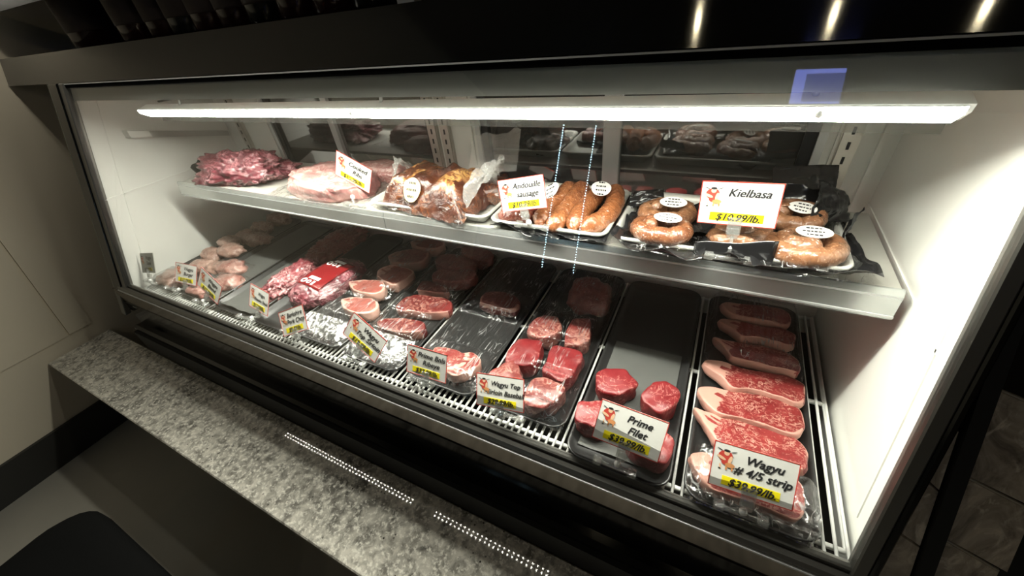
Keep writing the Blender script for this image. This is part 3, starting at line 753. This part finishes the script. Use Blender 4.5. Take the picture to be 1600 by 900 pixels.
def film_(*a, g=None, **k):
    o = film(*a, **k)
    if g: gather(o, *g)
    return o
film_(-.902, -.731, .378, .868, [(-.806, .496, .055, .04, .034), (-.838, .572, .05, .04, .038), (-.77, .634, .05, .04, .034), (-.80, .745, .05, .04, .034), (-.785, .825, .05, .03, .036)], 'streaky clear film over the pork chop tray', seed=1, g=(-0.902, -0.731, 0.378, 0.075, 0.01, 90))
film_(-.713, -.543, .370, .868, [(-.626, .566, .068, .036, .034), (-.612, .484, .06, .034, .033), (-.65, .632, .05, .03, .033), (-.6, .69, .07, .04, .040), (-.63, .76, .07, .04, .040), (-.6, .825, .07, .03, .040)], 'streaky clear film over the top sirloin tray', seed=7, g=(-0.713, -0.543, 0.37, 0.085, 0.014, 71))
film_(-.525, -.349, .378, .868, [(-.432, .430, .064, .04, .033), (-.428, .650, .058, .034, .036)], 'taut wrinkled clear film over the two ribeye steaks', seed=13, amp=.003, g=(-0.525, -0.349, 0.378, 0.035, 0.018, 52))
film_(-.327, -.155, .378, .868, [(-.288, .6, .034, .034, .046), (-.202, .607, .034, .034, .046), (-.29, .51, .04, .035, .046), (-.206, .515, .04, .035, .046), (-.292, .44, .035, .034, .046), (-.216, .428, .04, .034, .046), (-.222, .755, .05, .055, .052)], 'shiny clear film over the baseball sirloin tray', seed=19, amp=.0028, g=(-0.327, -0.155, 0.378, 0.03, 0.03, 32))
film(.055, .229, .640, .864, [(.146, .8, .08, .04, .043), (.146, .737, .08, .04, .043), (.146, .675, .08, .04, .043)], 'streaky clear film over the back three strip steaks', seed=27)
film_(.055, .229, .345, .425, [(.143, .405, .08, .03, .030)], 'bright crinkled clear film gathered over the frontmost strip steak', 'filmX', 31, .004, g=(.055, .229, .345, .05, .010, 77))

# ================================================================ SHELF GOODS
PP = [(.016, 0), (.004, .015), (0, .017), (-.001, .0195), (.001, .0220), (.004, .0225), (.007, .0205), (.010, .016), (.020, .003), (.03, .0025)]
ZS = .9585
tray('sheet_pan', -.722, -.396, .600, .800, ZS, 'light metal pan under the bagged cooked ribs', 'pan', 'pan', PP, .022, 'pans on the shelf')
tray('sheet_pan', -.388, -.148, .594, .800, ZS, 'light metal pan holding the andouille sausages', 'pan', 'pan', PP, .022, 'pans on the shelf')
tray('sheet_pan', -.140, .204, .594, .800, ZS, 'light metal pan holding the kielbasa rings', 'pan', 'pan', PP, .022, 'pans on the shelf')
ZP = ZS + .0035

def oval(rx, ry, n=24, wob=0):
    return [(rx * math.cos(2 * PI * k / n) * (1 + wob * math.sin(3 * 2 * PI * k / n)), ry * math.sin(2 * PI * k / n)) for k in range(n)]
def sticker(parent, rx, ry, loc, rot, mat='label', lines=3, wob=0):
    bm = bmesh.new(); vs = [bm.verts.new((x, y, 0)) for x, y in oval(rx, ry, 24, wob)]; f = bm.faces.new(vs)
    r = bmesh.ops.extrude_face_region(bm, geom=[f]); bmesh.ops.translate(bm, verts=[g for g in r['geom'] if isinstance(g, bmesh.types.BMVert)], vec=(0, 0, .0006))
    lo = obj('label', bm, mat, parent, loc, rot)
    bm = bmesh.new()
    for j in range(lines):
        yy = (j - (lines - 1) / 2) * ry * .55; w = rx * (.62 - .2 * abs(j - (lines - 1) / 2)); x = -w; rr = random.Random(j * 7 + int(rx * 1e4))
        while x < w - .001:
            l = rr.uniform(.0015, .005); box(x, min(w, x + l), yy - ry * .10, yy + ry * .10, .0007, .0009, bm); x += l + .0012
    obj('print', bm, 'ink', lo)
    return lo
def ring_path(R0, R1, turns, sy, n=64, a0=0, lift=.010):
    out = []
    for i in range(n + 1):
        t = i / n; a = a0 + turns * 2 * PI * t; r = R0 + (R1 - R0) * t ** 1.3
        out.append((r * math.cos(a), r * sy * math.sin(a), .018 + lift * t + .001 * math.sin(7 * a)))
    return out
def crumple(name, parent, w, d, mat, seed, base=.001, edge=.02, z=0, cx=0, cy=0, corner=None, nx=22, ny=18):
    def fn(u, v):
        x = (u - .5) * w; y = (v - .5) * d
        q = max(abs(u - .5), abs(v - .5)) * 2
        zz = base + max(0, q - .62) / .38 * edge * (.55 + .9 * nz(x * 22 + seed, y * 22, seed)) + .002 * nz(x * 70, y * 70 + seed, 2)
        if corner:
            cu, cv, hh = corner
            dd = math.hypot(u - cu, v - cv); zz += hh * max(0, 1 - dd / .55) ** 1.4
        return (x + cx, y + cy, max(.0012, zz) + z)
    return sheet(name, nx, ny, fn, mat, parent, thick=.0004)
def skin_folds(o, amp, f, seed):
    for v in o.data.vertices:
        p = v.co; n_ = v.normal
        v.co = p + n_ * amp * (abs(nz(p.x * f + seed, p.y * f, p.z * f)) * 2 - .5 + .5 * nz(p.x * f * 2.3, p.y * f * 2.3, p.z * f * 2.3 + seed))
def kielbasa(loc, rz, lab, mat='kiel', s=1.0, corner=None, tilt=0, a0=0, lrot=0, black=True):
    t = thing('kielbasa_pack', lab, 'sausage', loc, (tilt, 0, rz), 'kielbasa packs')
    path = [(x * s, y * s, z) for x, y, z in ring_path(.045, .019, 1.45, .86, 110, a0)]
    n = len(path)
    o = obj('sausage', tube(path, lambda i: (.0155 * s) * min(1, .35 + min(i, n - 1 - i) * .16) * (1 + .05 * nz(i * .35, s, 1)), 22), mat, t, smooth=True)
    skin_folds(o, .0011, 90, rz * 10)
    if black: crumple('bag_back', t, .150 * s, .128 * s, 'bagblack', rz * 3 + s, .0008, .022, 0, corner=corner)
    def fn(u, v):      # loose clear rim of the vacuum bag, low around the ring
        X = (u - .5) * .152 * s; Y = (v - .5) * .130 * s; q = math.hypot(X / .060, Y / .052) / s
        return (X, Y, .004 + .012 * max(0, 1 - abs(q - .9) * 2.5) + .006 * abs(nz(X * 60 + rz, Y * 60, s)))
    sheet('bag_film', 40, 34, fn, 'filmX', t)
    sticker(t, .023 * s, .0145 * s, (.004, -.002, .0455 * s), (.22, 0, lrot), lines=3)
    return t
kielbasa((-.058, .694, ZP + .002), .15, 'kielbasa ring with an oval label at the back left of its pan', 'kiel', 1.0, None, 0, .4, -.1)
kielbasa((-.058, .644 - .018, ZP + .004), -.1, 'darker kielbasa ring at the front left corner of its pan', 'kiel2', .98, None, -.12, 1.3, 0)
kielbasa((.060, .656, ZP + .002), .9, 'kielbasa ring half hidden behind the black bag flap and card clip', 'kiel', .90, None, -.1, 2.2, .6)
kielbasa((.138, .722, ZP + .010), -.25, 'kielbasa ring with a tall black bag flap at the back right', 'kiel', .88, None, .12, 1.0, -.1)
kielbasa((.146, .634, ZP + .002), .12, 'pale kielbasa ring with a white label at the front right corner of its pan', 'kiel', 1.02, None, -.08, 2.4, -.1)
kielbasa((.044, .728, ZP + .002), .5, 'kielbasa ring standing behind the large kielbasa price card', 'kiel2', .9, None, 0, .2, 0)
flap = sheet('bag_flap', 12, 8, lambda u, v: (-.005 + .110 * u, .5915 - .002 * math.sin(u * PI) + .006 * v, ZS + .012 - .004 * u + (.020 + .022 * u) * v + .0015 * math.sin(u * 9)), 'bagblack', thick=.0006)
tag(flap, 'flat black plastic bag flap lying across the front of the kielbasa pan', 'bag')

def bflap(pts, lab, seed, amp=.008, mat='bagblack'):
    """a crumpled corner of a black bag: bilinear patch through four points plus folds"""
    a, b, c, d = [Vector(p) for p in pts]
    def fn(u, v):
        p = (a * (1 - u) + b * u) * (1 - v) + (d * (1 - u) + c * u) * v
        n_ = (b - a).cross(d - a).normalized()
        return p + n_ * amp * (nz(u * 2.6 + seed, v * 2.6, 1) + .6 * abs(nz(u * 6, v * 6, seed)))
    return tag(sheet('bag_flap', 20, 18, fn, mat, thick=.0005), lab, 'bag', 'bag flaps in the kielbasa pan')
bflap([(.100, .752, .985), (.190, .765, .985), (.186, .800, 1.055), (.092, .790, 1.050)], 'tall black bag flap standing behind the back right kielbasa ring', 2)
bflap([(.150, .690, 1.000), (.212, .735, .985), (.205, .775, 1.020), (.155, .740, 1.050)], 'folded black bag flap between the two right-hand kielbasa rings', 5, .012)
bflap([(.190, .650, .972), (.206, .715, .985), (.216, .720, 1.020), (.203, .690, 1.020)], 'narrow black bag flap at the right rim of the kielbasa pan', 9, .006)
bflap([(-.140, .715, .975), (-.075, .745, .985), (-.080, .760, 1.004), (-.135, .735, 1.005)], 'low black bag flap at the back left corner of the kielbasa pan', 12, .006)
def links(loc, rz, lab, paths, mat, w, d, lblpos=None, seed=0, r=.0185):
    t = thing('andouille_pack', lab, 'sausage', loc, (0, 0, rz), 'andouille packs')
    for j, p in enumerate(paths):
        pts = catmull_open(p, 46); n = len(pts)
        o = obj('sausage', tube(pts, lambda i: r * min(1, .30 + min(i, n - 1 - i) * .14) * (1 + .06 * nz(i * .25, j, seed)), 22), mat, t, smooth=True)
        skin_folds(o, .0011, 90, seed + j)
    crumple('bag_back', t, w, d, 'bagblack', seed, .0006, .018, 0)
    def fn(u, v):
        X = (u - .5) * w * 1.02; Y = (v - .5) * d * 1.02
        return (X, Y, .004 + .010 * abs(nz(X * 55 + seed, Y * 55, 3)) + .004)
    sheet('bag_film', 34, 40, fn, 'filmX', t)
    if lblpos: sticker(t, .019, .022, lblpos[0], lblpos[1], wob=.04, lines=4)
    return t
def catmull_open(p, n):
    p = [Vector(q) for q in p]; p = [2 * p[0] - p[1]] + p + [2 * p[-1] - p[-2]]; out = []; m_ = len(p) - 3
    for i in range(n + 1):
        t = i * m_ / n; k = min(int(t), m_ - 1); f = t - k; a, b, c, d = p[k:k + 4]
        out.append(.5 * ((2 * b) + (c - a) * f + (2 * a - 5 * b + 4 * c - d) * f * f + (3 * b - a - 3 * c + d) * f ** 3))
    return out
links((-.192, .680, ZP), 0, 'orange brown andouille links with a white label, right side of their pan', [[(-.020, -.082, .019), (-.022, -.02, .024), (-.012, .05, .03), (-.006, .082, .034)], [(-.004, -.078, .019), (.026, -.03, .022), (.030, .03, .028), (.014, .085, .034)]], 'ando', .092, .20, ((.004, .022, .057), (.25, .1, .2)), 3)
links((-.262, .672, ZP), -.10, 'orange brown andouille links standing up in the middle of their pan', [[(-.010, -.075, .019), (-.014, -.01, .026), (-.004, .08, .04)], [(.020, -.082, .019), (.020, -.01, .026), (.020, .082, .044)]], 'ando', .085, .19, ((-.026, .012, .050), (.3, -.5, .3)), 8)
links((-.335, .640, ZP), .1, 'darker andouille links lying behind the andouille price card', [[(-.040, -.022, .018), (0, -.018, .019), (.034, -.026, .018)], [(-.034, .014, .018), (.0, .022, .02), (.035, .018, .018)]], 'ando2', .10, .10, None, 12, .015)

# cooked ribs in hazy bags
rb = thing('cooked_ribs_pack', 'glossy brown cooked ribs in a clear bag with a round cream label', 'ribs', (-.556, .672, ZP), (0, 0, -.12), 'cooked ribs packs')
def ribz(x, y):
    return .058 + .030 * (abs(x) / .11) ** 2 - .16 * max(0, -y - .02) ** 1.0 * .9
def ribfn(u, v):
    x = (u - .5) * .25; y = (v - .5) * .16
    q = max(abs(u - .5), abs(v - .5)) * 2
    h = (.072 + .030 * (2 * abs(u - .5)) ** 2) * max(0, 1 - max(0, q - .45) ** 2 * 3.1)
    return (x * (1 - .05 * abs(nz(x * 20, y * 20, 1))), y, max(.003, h * (1 + .16 * nz(x * 26, y * 26, 4)) + .006 * nz(x * 60, y * 60, 7)))
s_ = sheet('rib_slab', 44, 32, ribfn, ['cooked', 'cookedgold'], rb)
for p in s_.data.polygons:
    c = p.center
    if c.z > .062 and nz(c.x * 22, c.y * 22, 9) > -.05 and abs(c.x) > .035: p.material_index = 1
sticker(rb, .025, .027, (-.022, -.062, .054), (1.0, 0, .02), 'labelcream', 3, .05)
def bagw(u, v):
    x = (u - .5) * .30; y = (v - .5) * .19
    return (x, y, .006 + .012 * abs(nz(x * 45, y * 45, 3)))
sheet('clear_bag', 44, 34, bagw, 'filmX', rb)
for sx, tip in ((-1, (-.150, .02, .085)), (1, (.165, .045, .110))):
    def tail(u, v, sx=sx, tip=tip):
        x0 = sx * .105; y0 = -.06 + .12 * v; z0 = .012 + .075 * math.sin(PI * v)
        f = u ** .8
        return (x0 + (tip[0] - x0) * f + .010 * nz(u * 5, v * 6, sx), y0 + (tip[1] - y0 * .3 - y0) * f * .8, z0 + (tip[2] - z0) * f + .014 * nz(u * 6 + 3, v * 7, sx))
    sheet('bag_tail', 14, 16, tail, 'bagwhite', rb)
rb2 = thing('cooked_ribs_pack', 'second clear bag of dark cooked ribs at the right rear of the pan', 'ribs', (-.448, .735, ZP), (0, 0, .5), 'cooked ribs packs')
lumpy('rib_slab', .045, .06, .03, 'cooked', (0, 0, .002), (0, 0, 0), 31, .25, 2.4, rb2, seg=40, creases=.2)
def tail2(u, v):
    return ((u - .5) * .11 + .02 * v, .01 + .05 * (v - .3) + .008 * math.sin(u * 9), .055 + .075 * v + .012 * nz(u * 5, v * 5, 2))
sheet('bag_tail', 14, 14, tail2, 'bagwhite', rb2)

# vacuum packs on the left half of the shelf
o = lumpy('vacuum_pack', .155, .085, .054, 'vacdark', (-1.335, .690, ZS), (0, 0, .12), 41, .36, 1.9, pw=2.1, seg=110, creases=.26)
tag(o, 'large crumpled dark pink meat bag at the left end of the shelf', 'meat pack', 'vacuum packs on the shelf')
def fin(u, v): return (-.205 + .075 * u, -.03 + .05 * v - .02 * u, .004 + .052 * (1 - u) ** 1.6 * (.6 + .4 * v) + .003 * math.sin(v * 9))
sheet('bag_corner', 10, 8, fin, 'bagblack', o, thick=.0005)
o = lumpy('vacuum_pack', .140, .078, .042, 'vacpink', (-.925, .680, ZS), (0, 0, -.05), 47, .14, 1.6, pw=2.7, seg=80, creases=.12)
tag(o, 'smooth pale pink vacuum pack beside the cooked ribs card', 'meat pack', 'vacuum packs on the shelf')
def wrp(u, v):
    x = (u - .5) * .35; y = (v - .5) * .20
    return (x, y, .003 + .010 * abs(nz(x * 45, y * 45, 5)))
sheet('clear_bag', 44, 30, wrp, 'filmX', o)
o = lumpy('vacuum_pack', .10, .04, .03, 'vacpink', (-.84, .785, ZS), (0, 0, 0), 53, .2, 2, pw=2.6, seg=40, creases=.1)
tag(o, 'pale pink pack at the back of the shelf behind the cooked ribs card', 'meat pack', 'vacuum packs on the shelf')

# ================================================================ PRICE CARDS
CW, CH = .105, .066
dg = bpy.context.evaluated_depsgraph_get
def text_bm(body, size, bm, x, z, y, shear=.28, align='CENTER', bold=.008, sx=1.0):
    cu = bpy.data.curves.new('t', 'FONT'); cu.body = body; cu.size = size; cu.shear = shear; cu.align_x = align; cu.offset = bold * size; cu.resolution_u = 3
    to = bpy.data.objects.new('t', cu); C.objects.link(to)
    me = bpy.data.meshes.new_from_object(to.evaluated_get(dg()))
    n0 = len(bm.verts)
    for dx, dy in ((-.018 * size, 0), (0, -.0001), (.018 * size, -.0002)):      # heavy pen stroke
        vs = [bm.verts.new((x + v.co.x * sx + dx, y + dy, z + v.co.y)) for v in me.vertices]
        for p in me.polygons:
            try: bm.faces.new([vs[i] for i in p.vertices])
            except ValueError: pass
    bpy.data.objects.remove(to); bpy.data.curves.remove(cu); bpy.data.meshes.remove(me)
def blob(bm, cx, cz, rx, rz, y, mi, rot=0, n=12):
    vs = []
    for k in range(n):
        a = 2 * PI * k / n; px = rx * math.cos(a); pz = rz * math.sin(a)
        vs.append(bm.verts.new((cx + px * math.cos(rot) - pz * math.sin(rot), y, cz + px * math.sin(rot) + pz * math.cos(rot))))
    f = bm.faces.new(vs); f.material_index = mi
def emblem(parent, s=1.0):
    bm = bmesh.new(); X, Z = -.036, .012; y = -.0011
    blob(bm, X, Z + .002, .0095 * s, .0085 * s, y, 0, .2)
    blob(bm, X + .001, Z - .0065, .0055, .004, y - .0001, 0)
    blob(bm, X + .001, Z + .007, .0036, .0036, y - .0002, 1)
    blob(bm, X + .001, Z + .0105, .0042, .0019, y - .0003, 2)
    blob(bm, X - .005, Z - .001, .0065, .0021, y - .0002, 1, -.35); blob(bm, X + .0065, Z - .002, .0024, .0062, y - .0002, 1, -.2)
    blob(bm, X - .008, Z + .0105, .0042, .0006, y, 2, -.35); blob(bm, X + .010, Z + .0105, .0042, .0006, y, 2, .35)
    blob(bm, X + .007, Z - .0095, .0065, .0034, y - .0003, 3)
    blob(bm, X + .003, Z - .0145, .0013, .003, y - .0002, 3); blob(bm, X + .0105, Z - .0145, .0013, .003, y - .0002, 3)
    blob(bm, X - .005, Z - .0135, .0012, .0035, y, 1, .2); blob(bm, X - .0055, Z - .017, .0018, .0009, y, 2)
    return obj('emblem', bm, ['red', 'skin', 'ink', 'brownp'], parent)
def price_card(c, ang, lines, price, lab, base, size=.0165, k=1.0, grey=False, strip_z=-.0205, tx=.012, t0=.0115, dz=.0172):
    yaw, tl, rl = [math.radians(a) for a in ang]
    mt = Matrix.Rotation(yaw, 4, 'Z') @ Matrix.Rotation(tl, 4, 'X') @ Matrix.Rotation(rl, 4, 'Y')
    t = thing('price_card', lab, 'price card', base, (0, 0, 0), 'price cards in clear clips')
    cm = Matrix.Translation(Vector(c) - Vector(base)) @ mt @ Matrix.Scale(k, 4)
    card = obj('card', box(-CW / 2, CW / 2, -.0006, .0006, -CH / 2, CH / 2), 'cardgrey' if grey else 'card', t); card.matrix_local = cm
    bm = bmesh.new(); w = .0012; e = -.0009
    for x0, x1, z0, z1 in ((-CW / 2, CW / 2, CH / 2 - w, CH / 2), (-CW / 2, CW / 2, -CH / 2, -CH / 2 + w), (-CW / 2, -CW / 2 + w, -CH / 2, CH / 2), (CW / 2 - w, CW / 2, -CH / 2, CH / 2)): box(x0, x1, e, .0007, z0, z1, bm)
    obj('border', bm, 'cardgrey' if grey else 'red', card)
    bm = bmesh.new()
    for j, ln in enumerate(lines): text_bm(ln, size, bm, tx, t0 - j * dz, -.0010)
    if lines: obj('lettering', bm, 'ink', card)
    obj('price_strip', box(-.036, .036, -.0009, -.0004, strip_z - .0065, strip_z + .0065) if not grey else box(.0, .03, -.0009, -.0004, strip_z - .005, strip_z + .005), 'yellow', card)
    bm = bmesh.new(); text_bm(price, .0150, bm, .002, strip_z - .0052, -.0012)
    obj('price_lettering', bm, 'ink', card)
    emblem(card)
    # clear clip: jaw on the card, stem, ball and a clear foot along the tray rim
    bc = cm @ Vector((0.0, -.003, -CH / 2 + .004)); bl = cm @ Vector((0, -.002, -CH / 2 - .016))
    jaw = obj('clip_jaw', box(-.0095, .0095, -.0035, -.0012, -CH / 2 - .014, -CH / 2 + .013), 'clip', t, bevel=.0006); jaw.matrix_local = cm
    jb = obj('clip_block', box(-.0075, .0075, -.004, .004, -CH / 2 - .020, -CH / 2 - .004), 'clip', t, bevel=.0008); jb.matrix_local = cm
    foot = Vector((0, 0, .006))
    obj('stem', tube([cm @ Vector((0, 0, -CH / 2 - .018)), foot], .0028, 8), 'clip', t, smooth=True)
    obj('ball_joint', lathe([(.0005, -.006), (.004, -.0045), (.0058, 0), (.004, .0045), (.0005, .006)], 12), 'knob', t, (cm @ Vector((0, 0, -CH / 2 - .022))) * .55 + foot * .45, None, True)
    obj('foot', tube([(-.034, 0, .003), (.034, 0, .003)], .0042, 8), 'clip', t, smooth=True)
    for sx in (-1, 1): obj('foot_grip', box(sx * .028 - .007, sx * .028 + .007, -.007, .007, -.0005, .008), 'clip', t, bevel=.001)
    return t
ZF = ZT + .0155
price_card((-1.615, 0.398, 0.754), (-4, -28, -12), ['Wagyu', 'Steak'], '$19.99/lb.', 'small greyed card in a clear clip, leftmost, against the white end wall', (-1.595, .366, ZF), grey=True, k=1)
price_card((-1.415, 0.410, 0.745), (7, -33, 2), ['Wagyu', 'Burger'], '$10.99/lb.', 'upright white burger card, second from the left', (-1.470, .368, ZF), k=0.95)
price_card((-1.245, 0.391, 0.753), (3, -27, 26), ['Wagyu', 'Blend'], '$12.99/lb.', 'white card tilted clockwise in front of the burger packs', (-1.290, .360, ZF), k=0.97)
price_card((-1.026, 0.399, 0.753), (-8, -31, 0), ['Wagyu', 'Picanha Steak'], '$17.99/lb.', 'white card standing in front of the purple meat pack', (-1.075, .362, ZF), .0130, k=0.965)
price_card((-0.866, 0.377, 0.744), (-1, -30, -26), ['Berkshire', 'Pork Chop'], '$9.99/lb.', 'shaded card tilted anticlockwise in front of the red-labelled pack', (-.893, .366, ZF), k=0.95)
price_card((-0.627, 0.388, 0.758), (7, -28, 31), ['Wagyu', 'Top Sirloin'], '$19.99/lb.', 'Wagyu Top Sirloin card tilted steeply clockwise', (-.655, .356, ZF), k=0.99)
price_card((-0.451, 0.381, 0.750), (2, -27, 0), ['Prime Bnls', 'Ribeye'], '$37.99/lb.', 'Prime Bnls Ribeye card in front of the ribeye steak', (-.470, .366, ZF), k=0.94)
price_card((-0.274, 0.371, 0.753), (-1, -33, -10), ['Wagyu Top', 'Sirloin Baseball'], '$29.99/lb.', 'Wagyu Top Sirloin Baseball card in front of its tray', (-.262, .362, ZF), .0135, k=0.94)
price_card((-.040, .374, .767), (5, -38, 7), ['Prime', 'Filet'], '$39.99/lb.', 'Prime Filet card standing over the four filets', (-.052, .342, ZF))
price_card((.132, .376, .758), (0, -38, -2), ['Wagyu', '# 4/5 strip'], '$39.99/lb.', 'Wagyu 4/5 strip card in front of the strip steaks', (.130, .344, ZF))
price_card((-.790, .646, 1.029), (4, -5, 25), ['Cooked', 'Ribs'], '$15.99/lb.', 'Cooked Ribs card tilted clockwise on the shelf', (-.772, .600, .9615))
price_card((-0.308, 0.600, 1.040), (-1, -15, -12), ['Andouille', 'sausage'], '$10.99/lb.', 'Andouille sausage card on the shelf', (-.288, .590, .978), k=0.9)
price_card((.042, .615, 1.052), (-5, -7, -4), ['Kielbasa'], '$10.99/lb.', 'large Kielbasa card on the shelf, highest of all cards', (.046, .586, .972))

# ================================================================ JARS ON TOP OF THE CASE
zt = 1.339
rj = random.Random(3)
def jar(x, y, r, h, mat, lab, lid=True):
    t = tag(obj('sauce_jar', lathe([(r * .9, 0), (r, .006), (r, h * .72), (r * .55, h * .88), (r * .5, h)], 20), mat, None, (x, y, zt), None, True), lab, 'jar', 'jars on the case top')
    obj('jar_label', lathe([(r * 1.01, h * .18), (r * 1.012, h * .2), (r * 1.012, h * .58), (r * 1.01, h * .6)], 20), 'jarlabel', t, smooth=True)
    obj('lid', lathe([(r * .56, h), (r * .56, h + .02), (r * .5, h + .022)], 16), 'gasket', t, smooth=True)
jx = [(-1.62, .062, .20, 'jar', 'big dark jar at the left end of the case top'), (-1.36, .055, .19, 'jar', 'dark red jar right of the clear gap on the case top')]
x = -1.245
for i in range(8):
    jx.append((x, .045, .18, 'jar2' if i % 3 == 1 else 'jar', ('second', 'third', 'fourth', 'fifth', 'sixth', 'seventh', 'eighth', 'last')[i] + ' dark bottle of the row right of the clear gap')); x += .096
for x, r, h, mt, lab in jx: jar(x, .645, r, h, mt, lab)
for i, (x, w, mt, lab) in enumerate(((-.505, .035, 'label', 'white card edge beside the last bottle on the case top'), (-.440, .05, 'gasket', 'black box on the case top right of the bottles'), (-.395, .03, 'tan', 'tan card on the case top right of the bottles'))):
    tag(obj('shelf_card', plate([(-w / 2, 0), (w / 2, 0), (w * .4, .10), (-w * .5, .12)], -.01, .01), mt, None, (x, .64, zt)), lab, 'card')

# ================================================================ THINGS IN THE ROOM (their light and mirror images reach the case)
stool = thing('stool', 'black rounded stool seat in the dark bottom left corner', 'stool', (-.99, -.31, 0))
bm = bmesh.new(); rings = []
for off, zz in ((.02, .36), (0, .375), (0, .405), (.015, .42), (.06, .424)):
    rings.append([bm.verts.new((x_, y_, zz)) for x_, y_ in rrect(.30 - off, .20 - off, .09 - off * .5, 6)])
for a, b in zip(rings, rings[1:]):
    for k in range(len(a)): bm.faces.new((a[k], a[(k + 1) % len(a)], b[(k + 1) % len(a)], b[k]))
bm.faces.new(rings[0][::-1]); bm.faces.new(rings[-1])
obj('seat', bm, 'leather', stool, smooth=True)
for sx in (-1, 1):
    for sy in (-1, 1): obj('leg', tube([(sx * .22, sy * .13, .362), (sx * .24, sy * .15, 0)], .012, 8), 'leather', stool, smooth=True)

spots = [(-.22, -1.14, 'above and behind the viewer, left'), (.35, -1.17, 'above and behind the viewer, middle'), (.86, -1.19, 'above and behind the viewer, right')]
for x, y, w in spots:
    t = thing('spot_light', 'small round ceiling spot lamp ' + w, 'lamp', (x, y, 2.4), group='ceiling spots')
    obj('can', lathe([(.045, .012), (.05, 0), (.05, .16), (.02, .17), (.02, .20)], 16), 'gasket', t, smooth=True)
    obj('bulb', lathe([(.012, -.004), (.014, 0), (.014, .004)], 14), 'spot', t)
    ld = bpy.data.lights.new('spot_bulb', 'SPOT'); ld.energy = SPOT_W; ld.color = (1, .85, .6); ld.spot_size = 1.7; ld.spot_blend = .8; ld.shadow_soft_size = .03
    lo = bpy.data.objects.new('spot_bulb', ld); C.objects.link(lo); lo.parent = t; lo.location = (0, 0, -.03)
# led strips hung in front of the case top: seen as dotted lines in the polished ledge
for a, b, lab in ((-2.08, -1.06, 'dotted led strip hung at the left above the case'), (-.93, -.30, 'dotted led strip hung in the middle above the case')):
    t = thing('led_strip', lab, 'lamp', ((a + b) / 2, .515, 1.49), group='led strips above the ledge')
    obj('rail', box((a - b) / 2, (b - a) / 2, -.012, .02, .004, .014), 'gasket', t)
    for sx in (-1, 1): obj('hanger_rod', tube([(sx * ((b - a) / 2 - .06), .004, .012), (sx * ((b - a) / 2 - .06), .004, 1.108)], .004, 6), 'gasket', t, smooth=True)
    obj('light_block', box((a - b) / 2, (b - a) / 2, .020, .024, -.05, .014), 'gasket', t)  # added plate that keeps the strip's light off the jars
    bm = bmesh.new(); n = int((b - a) / .024)
    for i in range(n):
        xx = (a - b) / 2 + (i + .5) * (b - a) / n
        for yy in (-.006, .012): box(xx - .0028, xx + .0028, yy - .0028, yy + .0028, 0, .004, bm)
    o = obj('beads', bm, 'beadwarm', t); o['kind'] = 'stuff'
cool = thing('drinks_cooler', 'tall dark drinks cooler with two vertical led strips on the far wall', 'cooler', (-1.13, -2.45, 0))
obj('body', box(-.42, .42, -.14, 0, 0, 2.5), 'gasket', cool)
for xx in (-.15, .16):
    bm = bmesh.new()
    for j in range(58):
        z = 1.05 + j * .0235; box(xx - .004 + .06 * (j / 58) * -1, xx + .004 - .06 * (j / 58), .002, .008, z, z + .009, bm)
    o = obj('led_beads', bm, 'beadblue', cool); o['kind'] = 'stuff'
mon = thing('monitor', 'blue lit monitor hung behind the viewer', 'screen', (.42, -1.6, 2.2))
obj('casing', box(-.13, .13, -.03, -.002, -.02, .21), 'gasket', mon)
obj('screen', box(-.115, .115, -.002, 0, 0, .19), 'screen', mon)
obj('screen_text_block', box(-.06, .115, 0, .001, .01, .165), 'screendk', mon)
obj('bracket', box(-.01, .01, -.03, -.02, .21, .40), 'gasket', mon)
